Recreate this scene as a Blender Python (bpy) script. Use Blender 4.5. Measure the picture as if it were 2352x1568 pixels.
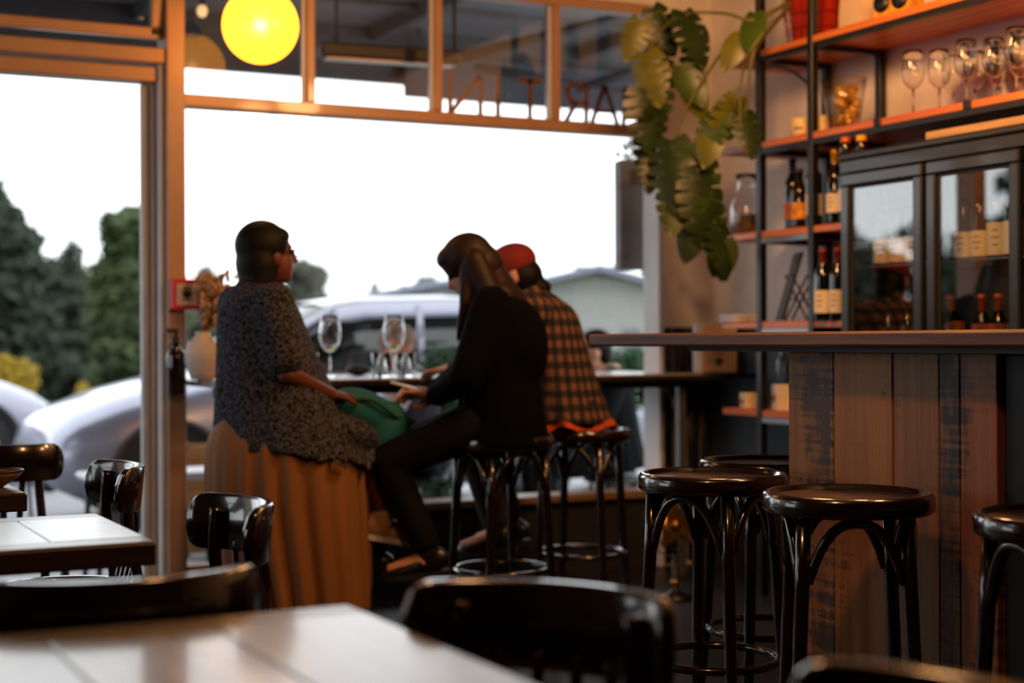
import bpy, math, random
from mathutils import Vector, Matrix, Euler, noise
random.seed(7)
for o in list(bpy.data.objects):
    bpy.data.objects.remove(o)
scene = bpy.context.scene
COL = scene.collection
R = math.radians
# ------------------------------------------------------------------ camera
EYE, YAW, FPX = 1.15, R(27), 3500.0
SA, CA = math.sin(YAW), math.cos(YAW)
cd = bpy.data.cameras.new('camera')
cam = bpy.data.objects.new('camera', cd); COL.objects.link(cam)
cd.sensor_width = 36.0; cd.lens = FPX / 2352 * 36.0
cd.clip_start = 0.05; cd.clip_end = 400
cam.matrix_world = (Matrix.Translation((0, 0, EYE)) @ Matrix.Rotation(-YAW, 4, 'Z')
                    @ Matrix.Rotation(R(90), 4, 'X') @ Matrix.Rotation(R(-0.26), 4, 'Z') @ Matrix.Rotation(R(-0.06), 4, 'X'))
cd.dof.use_dof = True; cd.dof.focus_distance = 4.0; cd.dof.aperture_fstop = 1.8
scene.camera = cam
# ------------------------------------------------------------------ sky, exposure
w = bpy.data.worlds.new('overcast_sky'); scene.world = w; w.use_nodes = True
bgn = w.node_tree.nodes['Background']
bgn.inputs[0].default_value = (0.94, 0.97, 1.0, 1); bgn.inputs[1].default_value = 2.9
vs = scene.view_settings
vs.view_transform = 'Standard'; vs.look = 'None'; vs.gamma = 1.0; vs.use_curve_mapping = False; vs.exposure = 0.0
LAMP_POWER = 26.0          # watts of each globe pendant
LAMP_COL = (1.0, 0.57, 0.27)

def at(px, py, d):
    "a point of the room that the lens sees at pixel (px, py) at depth d"
    r = (px - 1176) / FPX * d
    z = EYE + (780 - 0.0045 * (px - 1176) - py) * d / FPX
    return Vector((d * SA + r * CA, d * CA - r * SA, z))
def lerp(a, b, t): return a + (b - a) * t
# ------------------------------------------------------------------ mesh helpers
class MB:
    def __init__(s): s.v = []; s.f = []; s.sm = []; s.mi = []; s.cur = 0
    def add(s, vs_, fs, smooth=False, M=None):
        n = len(s.v)
        for p in vs_:
            p = Vector(p)
            s.v.append(M @ p if M is not None else p)
        for f in fs:
            s.f.append([i + n for i in f]); s.sm.append(smooth); s.mi.append(s.cur)
        return s
    def box(s, lo, hi, bev=0.0, M=None):
        x0, y0, z0 = lo; x1, y1, z1 = hi
        if x1 < x0: x0, x1 = x1, x0
        if y1 < y0: y0, y1 = y1, y0
        if z1 < z0: z0, z1 = z1, z0
        b = min(bev, (x1-x0)/2.01, (y1-y0)/2.01, (z1-z0)/2.01)
        if b <= 0:
            v = [(x, y, z) for x in (x0, x1) for y in (y0, y1) for z in (z0, z1)]
            f = [(0,1,3,2), (4,6,7,5), (0,4,5,1), (2,3,7,6), (0,2,6,4), (1,5,7,3)]
            return s.add(v, f, False, M)
        v = []; idx = {}
        for i, (x, sx) in enumerate(((x0, 1), (x1, -1))):
            for j, (y, sy) in enumerate(((y0, 1), (y1, -1))):
                for k, (z, sz) in enumerate(((z0, 1), (z1, -1))):
                    idx[i,j,k,0] = len(v); v.append((x, y+sy*b, z+sz*b))
                    idx[i,j,k,1] = len(v); v.append((x+sx*b, y, z+sz*b))
                    idx[i,j,k,2] = len(v); v.append((x+sx*b, y+sy*b, z))
        I = idx; f = []
        for a in (0, 1):
            f.append([I[a,0,0,0], I[a,1,0,0], I[a,1,1,0], I[a,0,1,0]])
            f.append([I[0,a,0,1], I[1,a,0,1], I[1,a,1,1], I[0,a,1,1]])
            f.append([I[0,0,a,2], I[1,0,a,2], I[1,1,a,2], I[0,1,a,2]])
        for a in (0, 1):
            for c in (0, 1):
                f.append([I[a,c,0,0], I[a,c,1,0], I[a,c,1,1], I[a,c,0,1]])
                f.append([I[a,0,c,0], I[a,1,c,0], I[a,1,c,2], I[a,0,c,2]])
                f.append([I[0,a,c,1], I[1,a,c,1], I[1,a,c,2], I[0,a,c,2]])
                for e in (0, 1): f.append([I[a,c,e,0], I[a,c,e,1], I[a,c,e,2]])
        return s.add(v, f, False, M)
    def loft(s, rings, cap=True, closed=True, smooth=True, M=None):
        n = len(rings[0]); v = [p for r in rings for p in r]; f = []
        for i in range(len(rings) - 1):
            for j in range(n if closed else n - 1):
                k = (j + 1) % n
                f.append((i*n+j, i*n+k, (i+1)*n+k, (i+1)*n+j))
        if cap and closed:
            f.append(list(range(n))[::-1]); f.append([(len(rings)-1)*n + j for j in range(n)])
        return s.add(v, f, smooth, M)
    def tube(s, pts, rad, seg=10, cap=True, closed=False, flat=1.0, M=None, ref=None):
        pts = [Vector(p) for p in pts]; n = len(pts)
        if not isinstance(rad, (list, tuple)): rad = [rad] * n
        tans = []
        for i in range(n):
            a = pts[(i-1) % n] if closed else pts[max(i-1, 0)]
            b = pts[(i+1) % n] if closed else pts[min(i+1, n-1)]
            t = (b - a); tans.append(t.normalized() if t.length > 1e-9 else Vector((0,0,1)))
        up = Vector(ref) if ref else (Vector((0,0,1)) if abs(tans[0].z) < .9 else Vector((1,0,0)))
        u = (up - tans[0] * up.dot(tans[0])).normalized(); rings = []
        for i in range(n):
            u = (u - tans[i] * u.dot(tans[i]))
            u = u.normalized() if u.length > 1e-6 else tans[i].orthogonal().normalized()
            w_ = tans[i].cross(u)
            rings.append([pts[i] + (u * math.cos(2*math.pi*k/seg) * flat + w_ * math.sin(2*math.pi*k/seg)) * rad[i] for k in range(seg)])
        if closed: rings.append(rings[0])
        return s.loft(rings, cap and not closed, True, True, M)
    def lathe(s, prof, seg=24, c=(0,0,0), M=None, cap=True, smooth=True):
        rings = [[(c[0]+r*math.cos(2*math.pi*k/seg), c[1]+r*math.sin(2*math.pi*k/seg), c[2]+z) for k in range(seg)] for r, z in prof]
        return s.loft(rings, cap, True, smooth, M)
    def ell(s, c, r, rot=None, seg=20, rings=12, M=None):
        rg = []
        for i in range(rings + 1):
            a = -math.pi/2 + math.pi * i / rings
            rr = max(math.cos(a), .02)
            rg.append([Vector((r[0]*rr*math.cos(2*math.pi*k/seg), r[1]*rr*math.sin(2*math.pi*k/seg), r[2]*math.sin(a))) for k in range(seg)])
        T = Matrix.Translation(c) @ (rot.to_4x4() if rot is not None else Matrix.Identity(4))
        return s.loft(rg, True, True, True, T if M is None else M @ T)
    def prism(s, poly, t, M=None, smooth=False):
        n = len(poly)
        v = [(x, y, 0) for x, y in poly] + [(x, y, t) for x, y in poly]
        f = [list(range(n))[::-1], list(range(n, 2*n))] + [(i, (i+1) % n, (i+1) % n + n, i + n) for i in range(n)]
        return s.add(v, f, smooth, M)
    def mesh(s, name):
        me = bpy.data.meshes.new(name)
        me.from_pydata([tuple(p) for p in s.v], [], s.f)
        me.polygons.foreach_set('use_smooth', s.sm); me.polygons.foreach_set('material_index', s.mi)
        me.update(); return me
    def build(s, name, m, parent=None, loc=None):
        me = s.mesh(name)
        for mm in (m if isinstance(m, (list, tuple)) else [m]): me.materials.append(mm)
        return put(name, me, parent, loc)
def put(name, me, parent=None, loc=None):
    o = bpy.data.objects.new(name, me); COL.objects.link(o)
    if parent is not None: o.parent = parent
    if loc is not None: o.location = loc
    return o
def tag(o, label=None, cat=None, group=None, kind=None):
    if label: o['label'] = label
    if cat: o['category'] = cat
    if group: o['group'] = group
    if kind: o['kind'] = kind
    return o
def thing(name, label, cat, loc=(0,0,0), rz=0.0, group=None):
    o = bpy.data.objects.new(name, None); COL.objects.link(o)
    o.empty_display_size = .05
    o.location = loc; o.rotation_euler = (0, 0, rz)
    return tag(o, label, cat, group)
def struct(o): o['kind'] = 'structure'; return o
def dup(o, parent=None):
    c = o.copy(); COL.objects.link(c); c.parent = parent
    for ch in list(o.children): dup(ch, c)
    return c
def fuse(mb, name, m, parent, voxel=.008, smooth=3):
    "join overlapping solids into one continuous skin"
    me = mb.mesh('tmp'); o = bpy.data.objects.new('tmp', me); COL.objects.link(o)
    r = o.modifiers.new('r', 'REMESH'); r.mode = 'VOXEL'; r.voxel_size = voxel; r.use_smooth_shade = True
    if smooth:
        s = o.modifiers.new('s', 'SMOOTH'); s.factor = .5; s.iterations = smooth
    dg = bpy.context.evaluated_depsgraph_get()
    nm = bpy.data.meshes.new_from_object(o.evaluated_get(dg), depsgraph=dg)
    bpy.data.objects.remove(o); nm.name = name
    nm.materials.clear(); nm.materials.append(m)
    nm.polygons.foreach_set('use_smooth', [True] * len(nm.polygons))
    nm.polygons.foreach_set('material_index', [0] * len(nm.polygons))
    return put(name, nm, parent)
def arc(c, r, a0, a1, n, plane='xz'):
    out = []
    for i in range(n + 1):
        a = lerp(a0, a1, i / n); u, v = r * math.cos(a), r * math.sin(a)
        out.append(Vector(c) + (Vector((u, 0, v)) if plane == 'xz' else Vector((u, v, 0))))
    return out
def bez(pts, n=16):
    "smooth Catmull-Rom path through points"
    P = [Vector(p) for p in pts]; P = [2*P[0]-P[1]] + P + [2*P[-1]-P[-2]]; out = []
    m = len(P) - 3
    for i in range(m):
        for k in range(n if i < m-1 else n+1):
            t = k / n; a, b, c, d = P[i:i+4]
            out.append(.5*((2*b) + (c-a)*t + (2*a-5*b+4*c-d)*t*t + (3*b-a-3*c+d)*t**3))
    return out
# ------------------------------------------------------------------ materials
def newmat(name):
    m = bpy.data.materials.new(name); m.use_nodes = True
    return m, m.node_tree, m.node_tree.nodes['Principled BSDF']
def rgb(h):
    "display colour 0..255 to linear"
    return tuple(((c/255)/12.92 if c <= 10 else ((c/255+.055)/1.055)**2.4) for c in h) + (1,)
def P(name, c, rough=.5, metal=0.0, coat=0.0, var=.25, scale=6.0, stretch=(1,1,1), bump=0.0, bscale=40.0, c2=None, emit=None, trans=0.0, spec=.5, ramp=(.35,.65), det=4, sheen=0.0):
    m, t, b = newmat(name); N, L = t.nodes, t.links
    tc = N.new('ShaderNodeTexCoord'); mp = N.new('ShaderNodeMapping'); mp.inputs['Scale'].default_value = stretch
    L.new(tc.outputs['Object'], mp.inputs[0])
    nz = N.new('ShaderNodeTexNoise'); nz.inputs['Scale'].default_value = scale; nz.inputs['Detail'].default_value = det
    L.new(mp.outputs[0], nz.inputs['Vector'])
    cr = N.new('ShaderNodeValToRGB'); cr.color_ramp.elements[0].position = ramp[0]; cr.color_ramp.elements[1].position = ramp[1]
    c = rgb(c) if max(c) > 1 else tuple(c[:3]) + (1,)
    lo = (rgb(c2) if c2 else tuple(x*(1-var) for x in c[:3]) + (1,))
    hi = c if c2 else tuple(min(1, x*(1+var*.5)) for x in c[:3]) + (1,)
    cr.color_ramp.elements[0].color = lo; cr.color_ramp.elements[1].color = hi
    L.new(nz.outputs[0], cr.inputs[0]); L.new(cr.outputs[0], b.inputs['Base Color'])
    b.inputs['Roughness'].default_value = rough; b.inputs['Metallic'].default_value = metal
    b.inputs['Coat Weight'].default_value = coat; b.inputs['Coat Roughness'].default_value = .07
    b.inputs['Specular IOR Level'].default_value = spec; b.inputs['Transmission Weight'].default_value = trans
    b.inputs['Sheen Weight'].default_value = sheen
    if emit:
        b.inputs['Emission Color'].default_value = tuple(emit[:3]) + (1,); b.inputs['Emission Strength'].default_value = emit[3]
    if bump:
        n2 = N.new('ShaderNodeTexNoise'); n2.inputs['Scale'].default_value = bscale; n2.inputs['Detail'].default_value = 3
        L.new(mp.outputs[0], n2.inputs['Vector'])
        bp = N.new('ShaderNodeBump'); bp.inputs['Strength'].default_value = bump; bp.inputs['Distance'].default_value = .01
        L.new(n2.outputs[0], bp.inputs['Height']); L.new(bp.outputs[0], b.inputs['Normal'])
    return m
def wood(name, c1, c2, axis='y', rough=.45, coat=0.0, grain=1.0, worn=None, seed=0.0, bump=.25, wornpos=(.5,.62)):
    "grain runs along axis; worn = colour of old paint and scratches left on it"
    m, t, b = newmat(name); N, L = t.nodes, t.links
    tc = N.new('ShaderNodeTexCoord'); mp = N.new('ShaderNodeMapping')
    st = {'x': (1.2, 26, 26), 'y': (26, 1.2, 26), 'z': (26, 26, 1.2)}[axis]
    mp.inputs['Scale'].default_value = tuple(x * grain for x in st); mp.inputs['Location'].default_value = (seed, seed*1.7, seed*.6)
    oi = N.new('ShaderNodeObjectInfo'); ad = N.new('ShaderNodeVectorMath'); ad.operation = 'ADD'
    L.new(tc.outputs['Object'], ad.inputs[0]); L.new(oi.outputs['Location'], ad.inputs[1])
    L.new(ad.outputs[0], mp.inputs[0])
    nz = N.new('ShaderNodeTexNoise'); nz.inputs['Scale'].default_value = 1.0; nz.inputs['Detail'].default_value = 6; nz.inputs['Roughness'].default_value = .65
    L.new(mp.outputs[0], nz.inputs['Vector'])
    cr = N.new('ShaderNodeValToRGB'); e = cr.color_ramp.elements
    e[0].position = .32; e[0].color = rgb(c2); e[1].position = .66; e[1].color = rgb(c1)
    L.new(nz.outputs[0], cr.inputs[0]); out = cr.outputs[0]
    if worn:
        m2 = N.new('ShaderNodeMapping'); m2.inputs['Scale'].default_value = {'x': (2.5, 9, 9), 'y': (9, 2.5, 9), 'z': (9, 9, 2.5)}[axis]
        L.new(ad.outputs[0], m2.inputs[0])
        n2 = N.new('ShaderNodeTexNoise'); n2.inputs['Scale'].default_value = .9; n2.inputs['Detail'].default_value = 7; n2.inputs['Roughness'].default_value = .7
        L.new(m2.outputs[0], n2.inputs['Vector'])
        m3 = N.new('ShaderNodeMapping'); m3.inputs['Scale'].default_value = {'x': (60, 3, 3), 'y': (3, 60, 3), 'z': (3, 3, 60)}[axis]
        L.new(ad.outputs[0], m3.inputs[0])
        n3 = N.new('ShaderNodeTexNoise'); n3.inputs['Scale'].default_value = 1.0; n3.inputs['Detail'].default_value = 2
        L.new(m3.outputs[0], n3.inputs['Vector'])
        mx0 = N.new('ShaderNodeMix'); mx0.data_type = 'FLOAT'; mx0.inputs[0].default_value = .3
        L.new(n2.outputs[0], mx0.inputs[2]); L.new(n3.outputs[0], mx0.inputs[3])
        r2 = N.new('ShaderNodeValToRGB'); r2.color_ramp.elements[0].position = wornpos[0]; r2.color_ramp.elements[1].position = wornpos[1]
        L.new(mx0.outputs[0], r2.inputs[0])
        mx = N.new('ShaderNodeMix'); mx.data_type = 'RGBA'
        L.new(r2.outputs[0], mx.inputs[0]); L.new(out, mx.inputs[6]); mx.inputs[7].default_value = rgb(worn)
        out = mx.outputs[2]
    L.new(out, b.inputs['Base Color'])
    b.inputs['Roughness'].default_value = rough; b.inputs['Coat Weight'].default_value = coat; b.inputs['Coat Roughness'].default_value = .1
    bp = N.new('ShaderNodeBump'); bp.inputs['Strength'].default_value = bump; bp.inputs['Distance'].default_value = .004
    L.new(nz.outputs[0], bp.inputs['Height']); L.new(bp.outputs[0], b.inputs['Normal'])
    return m
def glass(name, tint=(1,1,1), ior=1.45, boost=1.0, rough=0.0):
    "thin pane: what is not mirrored passes straight through"
    m = bpy.data.materials.new(name); m.use_nodes = True; t = m.node_tree; N, L = t.nodes, t.links
    N.remove(N['Principled BSDF'])
    tr = N.new('ShaderNodeBsdfTransparent'); tr.inputs[0].default_value = tuple(tint) + (1,)
    gl = N.new('ShaderNodeBsdfGlossy'); gl.inputs['Roughness'].default_value = rough
    fr = N.new('ShaderNodeFresnel'); ge = N.new('ShaderNodeNewGeometry'); mi = N.new('ShaderNodeMix'); mi.data_type = 'FLOAT'
    mi.inputs[2].default_value = ior; mi.inputs[3].default_value = 1/ior      # same mirror strength from either face of the pane
    L.new(ge.outputs['Backfacing'], mi.inputs[0]); L.new(mi.outputs[0], fr.inputs[0])
    mu = N.new('ShaderNodeMath'); mu.operation = 'MULTIPLY'; mu.use_clamp = True; mu.inputs[1].default_value = boost
    L.new(fr.outputs[0], mu.inputs[0])
    mx = N.new('ShaderNodeMixShader'); L.new(mu.outputs[0], mx.inputs[0]); L.new(tr.outputs[0], mx.inputs[1]); L.new(gl.outputs[0], mx.inputs[2])
    L.new(mx.outputs[0], N['Material Output'].inputs[0])
    return m
def plaid(name):
    m, t, b = newmat(name); N, L = t.nodes, t.links
    tc = N.new('ShaderNodeTexCoord'); sp = N.new('ShaderNodeSeparateXYZ'); L.new(tc.outputs['Object'], sp.inputs[0])
    def stripe(a, bb, f):
        ad = N.new('ShaderNodeMath'); ad.operation = 'ADD'; L.new(sp.outputs[a], ad.inputs[0])
        if bb is not None: L.new(sp.outputs[bb], ad.inputs[1])
        else: ad.inputs[1].default_value = 0
        mu = N.new('ShaderNodeMath'); mu.operation = 'MULTIPLY'; mu.inputs[1].default_value = f; L.new(ad.outputs[0], mu.inputs[0])
        fr = N.new('ShaderNodeMath'); fr.operation = 'FRACT'; L.new(mu.outputs[0], fr.inputs[0])
        gt = N.new('ShaderNodeMath'); gt.operation = 'GREATER_THAN'; gt.inputs[1].default_value = .5; L.new(fr.outputs[0], gt.inputs[0])
        return gt.outputs[0]
    a = stripe(2, None, 17); c = stripe(0, 1, 17)
    su = N.new('ShaderNodeMath'); su.operation = 'ADD'; L.new(a, su.inputs[0]); L.new(c, su.inputs[1])
    dv = N.new('ShaderNodeMath'); dv.operation = 'DIVIDE'; dv.inputs[1].default_value = 2; L.new(su.outputs[0], dv.inputs[0])
    cr = N.new('ShaderNodeValToRGB'); cr.color_ramp.interpolation = 'CONSTANT'; e = cr.color_ramp.elements
    e[0].position = 0; e[0].color = rgb((122, 84, 62)); e[1].position = .8; e[1].color = rgb((14, 14, 18))
    k = e.new(.3); k.color = rgb((52, 44, 48))
    L.new(dv.outputs[0], cr.inputs[0]); L.new(cr.outputs[0], b.inputs['Base Color']); b.inputs['Roughness'].default_value = .9
    return m
def globe_glass(name, col, strength, passed):
    "lit coloured glass of a lamp: it glows and lets its bulb's light through"
    m = bpy.data.materials.new(name); m.use_nodes = True; t = m.node_tree; N, L = t.nodes, t.links
    N.remove(N['Principled BSDF'])
    em = N.new('ShaderNodeEmission'); em.inputs[0].default_value = tuple(col) + (1,); em.inputs[1].default_value = strength
    tr = N.new('ShaderNodeBsdfTransparent'); tr.inputs[0].default_value = tuple(passed) + (1,)
    gl = N.new('ShaderNodeBsdfGlossy'); gl.inputs['Roughness'].default_value = .3; gl.inputs[0].default_value = (.04, .04, .04, 1)
    a1 = N.new('ShaderNodeAddShader'); a2 = N.new('ShaderNodeAddShader')
    L.new(em.outputs[0], a1.inputs[0]); L.new(tr.outputs[0], a1.inputs[1]); L.new(a1.outputs[0], a2.inputs[0]); L.new(gl.outputs[0], a2.inputs[1])
    L.new(a2.outputs[0], N['Material Output'].inputs[0])
    return m

M = dict(
    cream=P('cream_paint', (238, 228, 218), .6, var=.08, bump=.05, bscale=60),
    frame=P('frame_paint', (178, 140, 110), .4, var=.08, coat=.2),
    navy=P('navy_board_paint', (26, 34, 44), .45, var=.15),
    dadogrey=P('blue_grey_paint', (52, 64, 74), .5, var=.15),
    ceil=P('ceiling_paint', (74, 68, 62), .8, var=.1),
    darkwall=P('charcoal_paint', (38, 38, 40), .7, var=.15),
    floor=P('dark_concrete', (40, 40, 42), .42, var=.4, scale=2.5, bump=.1),
    bent=P('dark_bentwood', (24, 9, 6), .22, coat=1.0, var=.4, scale=3, stretch=(1,1,6)),
    seat=P('seat_veneer', (84, 58, 42), .34, coat=.3, var=.35, scale=9),
    black=P('black_steel', (10, 10, 11), .4, var=.2),
    alu=P('brushed_steel', (150, 152, 156), .35, metal=.8, var=.1),
    white=P('white_paint', (225, 225, 228), .5, var=.05),
    table=wood('weathered_tabletop', (134, 134, 128), (84, 82, 76), 'y', .28, .45, worn=(52, 46, 42), wornpos=(.52, .66), bump=.1),
    tablex=wood('weathered_table_end_board', (104, 102, 97), (66, 63, 58), 'x', .34, .3, worn=(52, 46, 42), wornpos=(.52, .68), bump=.1),
    tedge=P('dark_stained_edge', (44, 24, 20), .45, var=.3, scale=4, stretch=(1, 1, 12)),
    bartop=wood('bar_top_timber', (142, 92, 62), (62, 36, 25), 'y', .55, 0, grain=.9, bump=.6),
    shelf=wood('orange_stained_shelf', (228, 130, 50), (176, 90, 30), 'y', .42, .1),
    shelfx=wood('orange_stained_shelf_end', (186, 96, 46), (130, 58, 24), 'x', .42, .1),
    pane=glass('window_pane', (.97, .98, .98), 1.45, 1.3),
    coolpane=glass('cooler_door_pane', (.95, .96, .95), 1.5, 3.2),
    gobl=P('drinking_glass', (1.0, 1.0, 1.0), 0.0, trans=1.0, var=0.0),
    plas=glass('clear_plastic', (.97, .95, .9), 1.45, 1.3, .05),
    rubber=P('black_rubber', (16, 16, 17), .7),
)
scene.cycles.use_denoising = True
scene.cycles.max_bounces = 8; scene.cycles.transparent_max_bounces = 24
scene.cycles.sample_clamp_indirect = 6.0
scene.cycles.caustics_reflective = False; scene.cycles.caustics_refractive = False
# ------------------------------------------------------------------ room shell
WY = 6.6                    # plane of the shop front
WX = 4.5                    # plane of the shelf wall
LX, BY, CZ = -1.9, -2.6, 3.15
struct(MB().box((LX-.1, BY-.1, -.12), (WX+.1, WY+.06, 0)).build('floor', M['floor']))
struct(MB().box((LX-.1, BY-.1, CZ), (WX+.1, WY+.06, CZ+.1)).build('ceiling', M['ceil']))
wr = struct(MB().box((WX, BY-.1, 0), (WX+.1, WY+.06, CZ)).build('wall_right', M['cream']))
struct(MB().box((LX-.1, BY-.1, 0), (LX, 4.6, CZ)).box((LX-.1, 4.6, 0), (LX, WY+.06, .8)).box((LX-.1, 4.6, 2.84), (LX, WY+.06, CZ)).box((LX-.1, 6.45, .8), (LX, WY+.06, 2.84)).build('wall_left', M['darkwall']))
# the corner shop is glazed along its left side too
w4 = struct(thing('window_4', None, None, (LX, 0, 0)))
for y in (4.63, 6.42): MB().box((-.08, y-.03, .8), (-.01, y+.03, 2.84), .005).build('mullion', M['frame'], w4)
for z in (.8, 2.18, 2.79): MB().box((-.08, 4.66, z), (-.01, 6.39, z+.05), .005).build('rail', M['frame'], w4)
for y in (4.66,): MB().box((-.05, y, .85), (-.046, y+1.73, 2.18)).build('pane', M['pane'], w4)
struct(MB().box((LX, BY-.1, 0), (WX, BY, CZ)).build('wall_back', M['darkwall']))
# shop front: solid pieces above, beside and below the glazing
wf = struct(MB().box((LX, WY-.05, 2.84), (WX, WY+.06, CZ)).box((4.1755, WY-.05, 0), (WX, WY+.06, 2.84))
            .box((LX, WY-.05, 0), (-.75, WY+.06, 2.84)).build('wall_front', M['cream']))
lowp = struct(MB().box((1.95, WY-.04, 0), (4.145, WY+.05, .355)).build('wall_under_window', M['darkwall']))
# dark boards up to shoulder height in the corner
for i in range(4):
    x0 = 4.178 + i*.0805
    MB().tube([(x0+.04, WY-.05, .02), (x0+.04, WY-.05, 1.21)], .039, 10, ref=(0,1,0), flat=.45).build('wainscot_board', M['navy'], wf)
struct(MB().box((WX-.015, 4.9, .02), (WX, WY-.06, 1.2)).box((WX-.025, 4.9, 1.2), (WX, WY-.06, 1.225)).build('trim_1', M['dadogrey']))
struct(MB().box((WX-.018, BY, 0), (WX-.0151, WY-.06, .1)).build('baseboard_right', M['darkwall']))

# ------------------------------------------------------------------ shop window
wn = struct(thing('window_1', None, None, (0, WY, 0)))
f = M['frame']
def fbox(name, x0, x1, z0, z1, y0=-.045, y1=.05, bev=.006, m=f, par=wn):
    return MB().box((x0, y0, z0), (x1, y1, z1), bev).build(name, m, par)
fbox('post', 1.653, 1.735, 0, 2.84, -.10, .06)
fbox('jamb', 4.145, 4.175, 0, 2.84, -.10, .055, m=M['white'])
fbox('transom_rail', 1.735, 4.145, 2.174, 2.23)
fbox('head_rail', 1.735, 4.145, 2.79, 2.84)
for x in (2.328, 2.962, 3.597): fbox('mullion', x-.02, x+.02, 2.23, 2.79)
for i, (a, b_) in enumerate(((1.735, 2.308), (2.348, 2.942), (2.982, 3.577), (3.617, 4.145))):
    MB().box((a, .0, 2.23), (b_, .004, 2.79)).build('pane', M['pane'], wn)
    # thin white strip, painting the daylit side of each upright
    fbox('lit_edge_strip', b_-.012, b_, 2.23, 2.79, -.02, .0, .002, M['white'])
MB().box((1.735, .004, 1.005), (4.145, .008, 2.174)).build('pane', M['pane'], wn)
fbox('sill_ledge', 1.95, 4.145, .355, .392, -.09, .09, m=wood('sill_timber', (176, 140, 104), (120, 88, 60), 'x', .35, .2))
fbox('bottom_rail', 1.735, 1.95, .12, .17)
# ------------------------------------------------------------------ glazed door beside it
dr = struct(thing('door_1', None, None, (0, WY, 0)))
fbox('door_jamb', 1.63, 1.6529, 0, 2.40, -.065, .05, m=M['white'], par=dr)
fbox('door_stile', 1.575, 1.6099, .02, 2.27, .03, .07, m=M['white'], par=dr)
fbox('door_bead', 1.610, 1.6299, .02, 2.27, -.015, .05, m=M['frame'], par=dr)
fbox('door_top_rail', .56, 1.6299, 2.2701, 2.335, -.04, .07, par=dr)
fbox('door_head', .53, 1.653, 2.345, 2.41, -.085, .05, par=dr)
fbox('door_bottom_rail', .59, 1.5749, .02, .14, .03, .07, par=dr)
fbox('door_stile', .53, .59, .02, 2.27, .03, .07, par=dr)
MB().box((.59, .047, .14), (1.575, .053, 2.27)).build('pane', M['pane'], dr)
# hopper light above the door, tipped a little into the room
hp = struct(thing('window_2', None, None, (0, WY-.03, 2.455)))
hp.rotation_euler = (R(7), 0, 0)
fbox('sash_rail', .53, 1.65, 0, .05, -.02, .025, par=hp)
fbox('sash_rail', .53, 1.65, .345, .385, -.02, .025, par=hp)
fbox('sash_stile', 1.60, 1.65, .05, .345, -.02, .025, par=hp)
fbox('sash_stile', .53, .58, .05, .345, -.02, .025, par=hp)
MB().box((.58, 0, .05), (1.60, .004, .345)).build('pane', M['pane'], hp)
MB().lathe([(.012, 0), (.014, .01), (.008, .016)], 12, (1.55, -.035, .075)).build('catch', M['alu'], hp)
MB().box((1.605, -.03, .02), (1.645, -.021, .045), .003).build('stay_block', M['rubber'], hp)
# the glazing goes on to the left of the door
w3 = struct(thing('window_3', None, None, (0, WY, 0)))
fbox('post', .45, .53, 0, 2.84, -.05, .055, par=w3); fbox('post', -.75, -.68, 0, 2.84, -.05, .055, par=w3)
fbox('rail', -.68, .45, 2.27, 2.35, par=w3); fbox('rail', -.68, .45, .3, .36, par=w3)
MB().box((-.68, -.003, .36), (.45, .003, 2.27)).build('pane', M['pane'], w3)
MB().box((-.68, -.03, 0), (.45, .03, .3)).build('kick_panel', M['darkwall'], w3)

# ------------------------------------------------------------------ mirrored-from-inside lettering on the transom glass
sg = thing('window_lettering', 'brown letters reading MARTIN seen reversed on the upper window panes', 'lettering', (0, WY+.012, 2.232))
lm = P('brown_letter', (120, 72, 52), .6)
for ch, xc, wd in (('N', 3.125, .16), ('I', 3.30, .03), ('T', 3.475, .13), ('R', 3.735, .115), ('A', 3.90, .15), ('M', 4.075, .13)):
    # strokes drawn as seen from the street (u to the street reader's right = -x)
    h, s, q = .195, .024, wd/2
    def bar(u0, z0, u1, z1, wid=s):
        dx, dz = u1-u0, z1-z0; l = math.hypot(dx, dz); nx, nz = -dz/l*wid/2, dx/l*wid/2
        return [(u0+nx, z0+nz), (u0-nx, z0-nz), (u1-nx, z1-nz), (u1+nx, z1+nz)]
    b = MB(); st = []
    if ch == 'N': st = [bar(-q, 0, -q, h), bar(q, 0, q, h), bar(-q, h, q, 0)]
    if ch == 'I': st = [bar(0, 0, 0, h)]
    if ch == 'T': st = [bar(0, 0, 0, h), bar(-q, h-.01, q, h-.01)]
    if ch == 'R': st = [bar(-q, 0, -q, h), bar(-q, h-.01, q*.5, h-.01, .02), bar(q*.5, h-.005, q*.95, h*.78), bar(q*.95, h*.8, q*.5, h*.5), bar(-q, h*.5, q*.6, h*.5, .02), bar(0, h*.5, q, 0)]
    if ch == 'A': st = [bar(-q, 0, 0, h), bar(q, 0, 0, h), bar(-q*.55, h*.33, q*.55, h*.33, .018)]
    if ch == 'M': st = [bar(-q, 0, -q*.85, h), bar(q, 0, q*.85, h), bar(-q*.85, h, 0, h*.25), bar(q*.85, h, 0, h*.25)]
    for k, pl in enumerate(st):
        b.prism(pl, .006 + .0004*k, Matrix.Translation((xc, 0, 0)) @ Matrix(((-1,0,0,0), (0,0,1,0), (0,1,0,0), (0,0,0,1))))
    b.build('letter', lm, sg)

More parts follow.
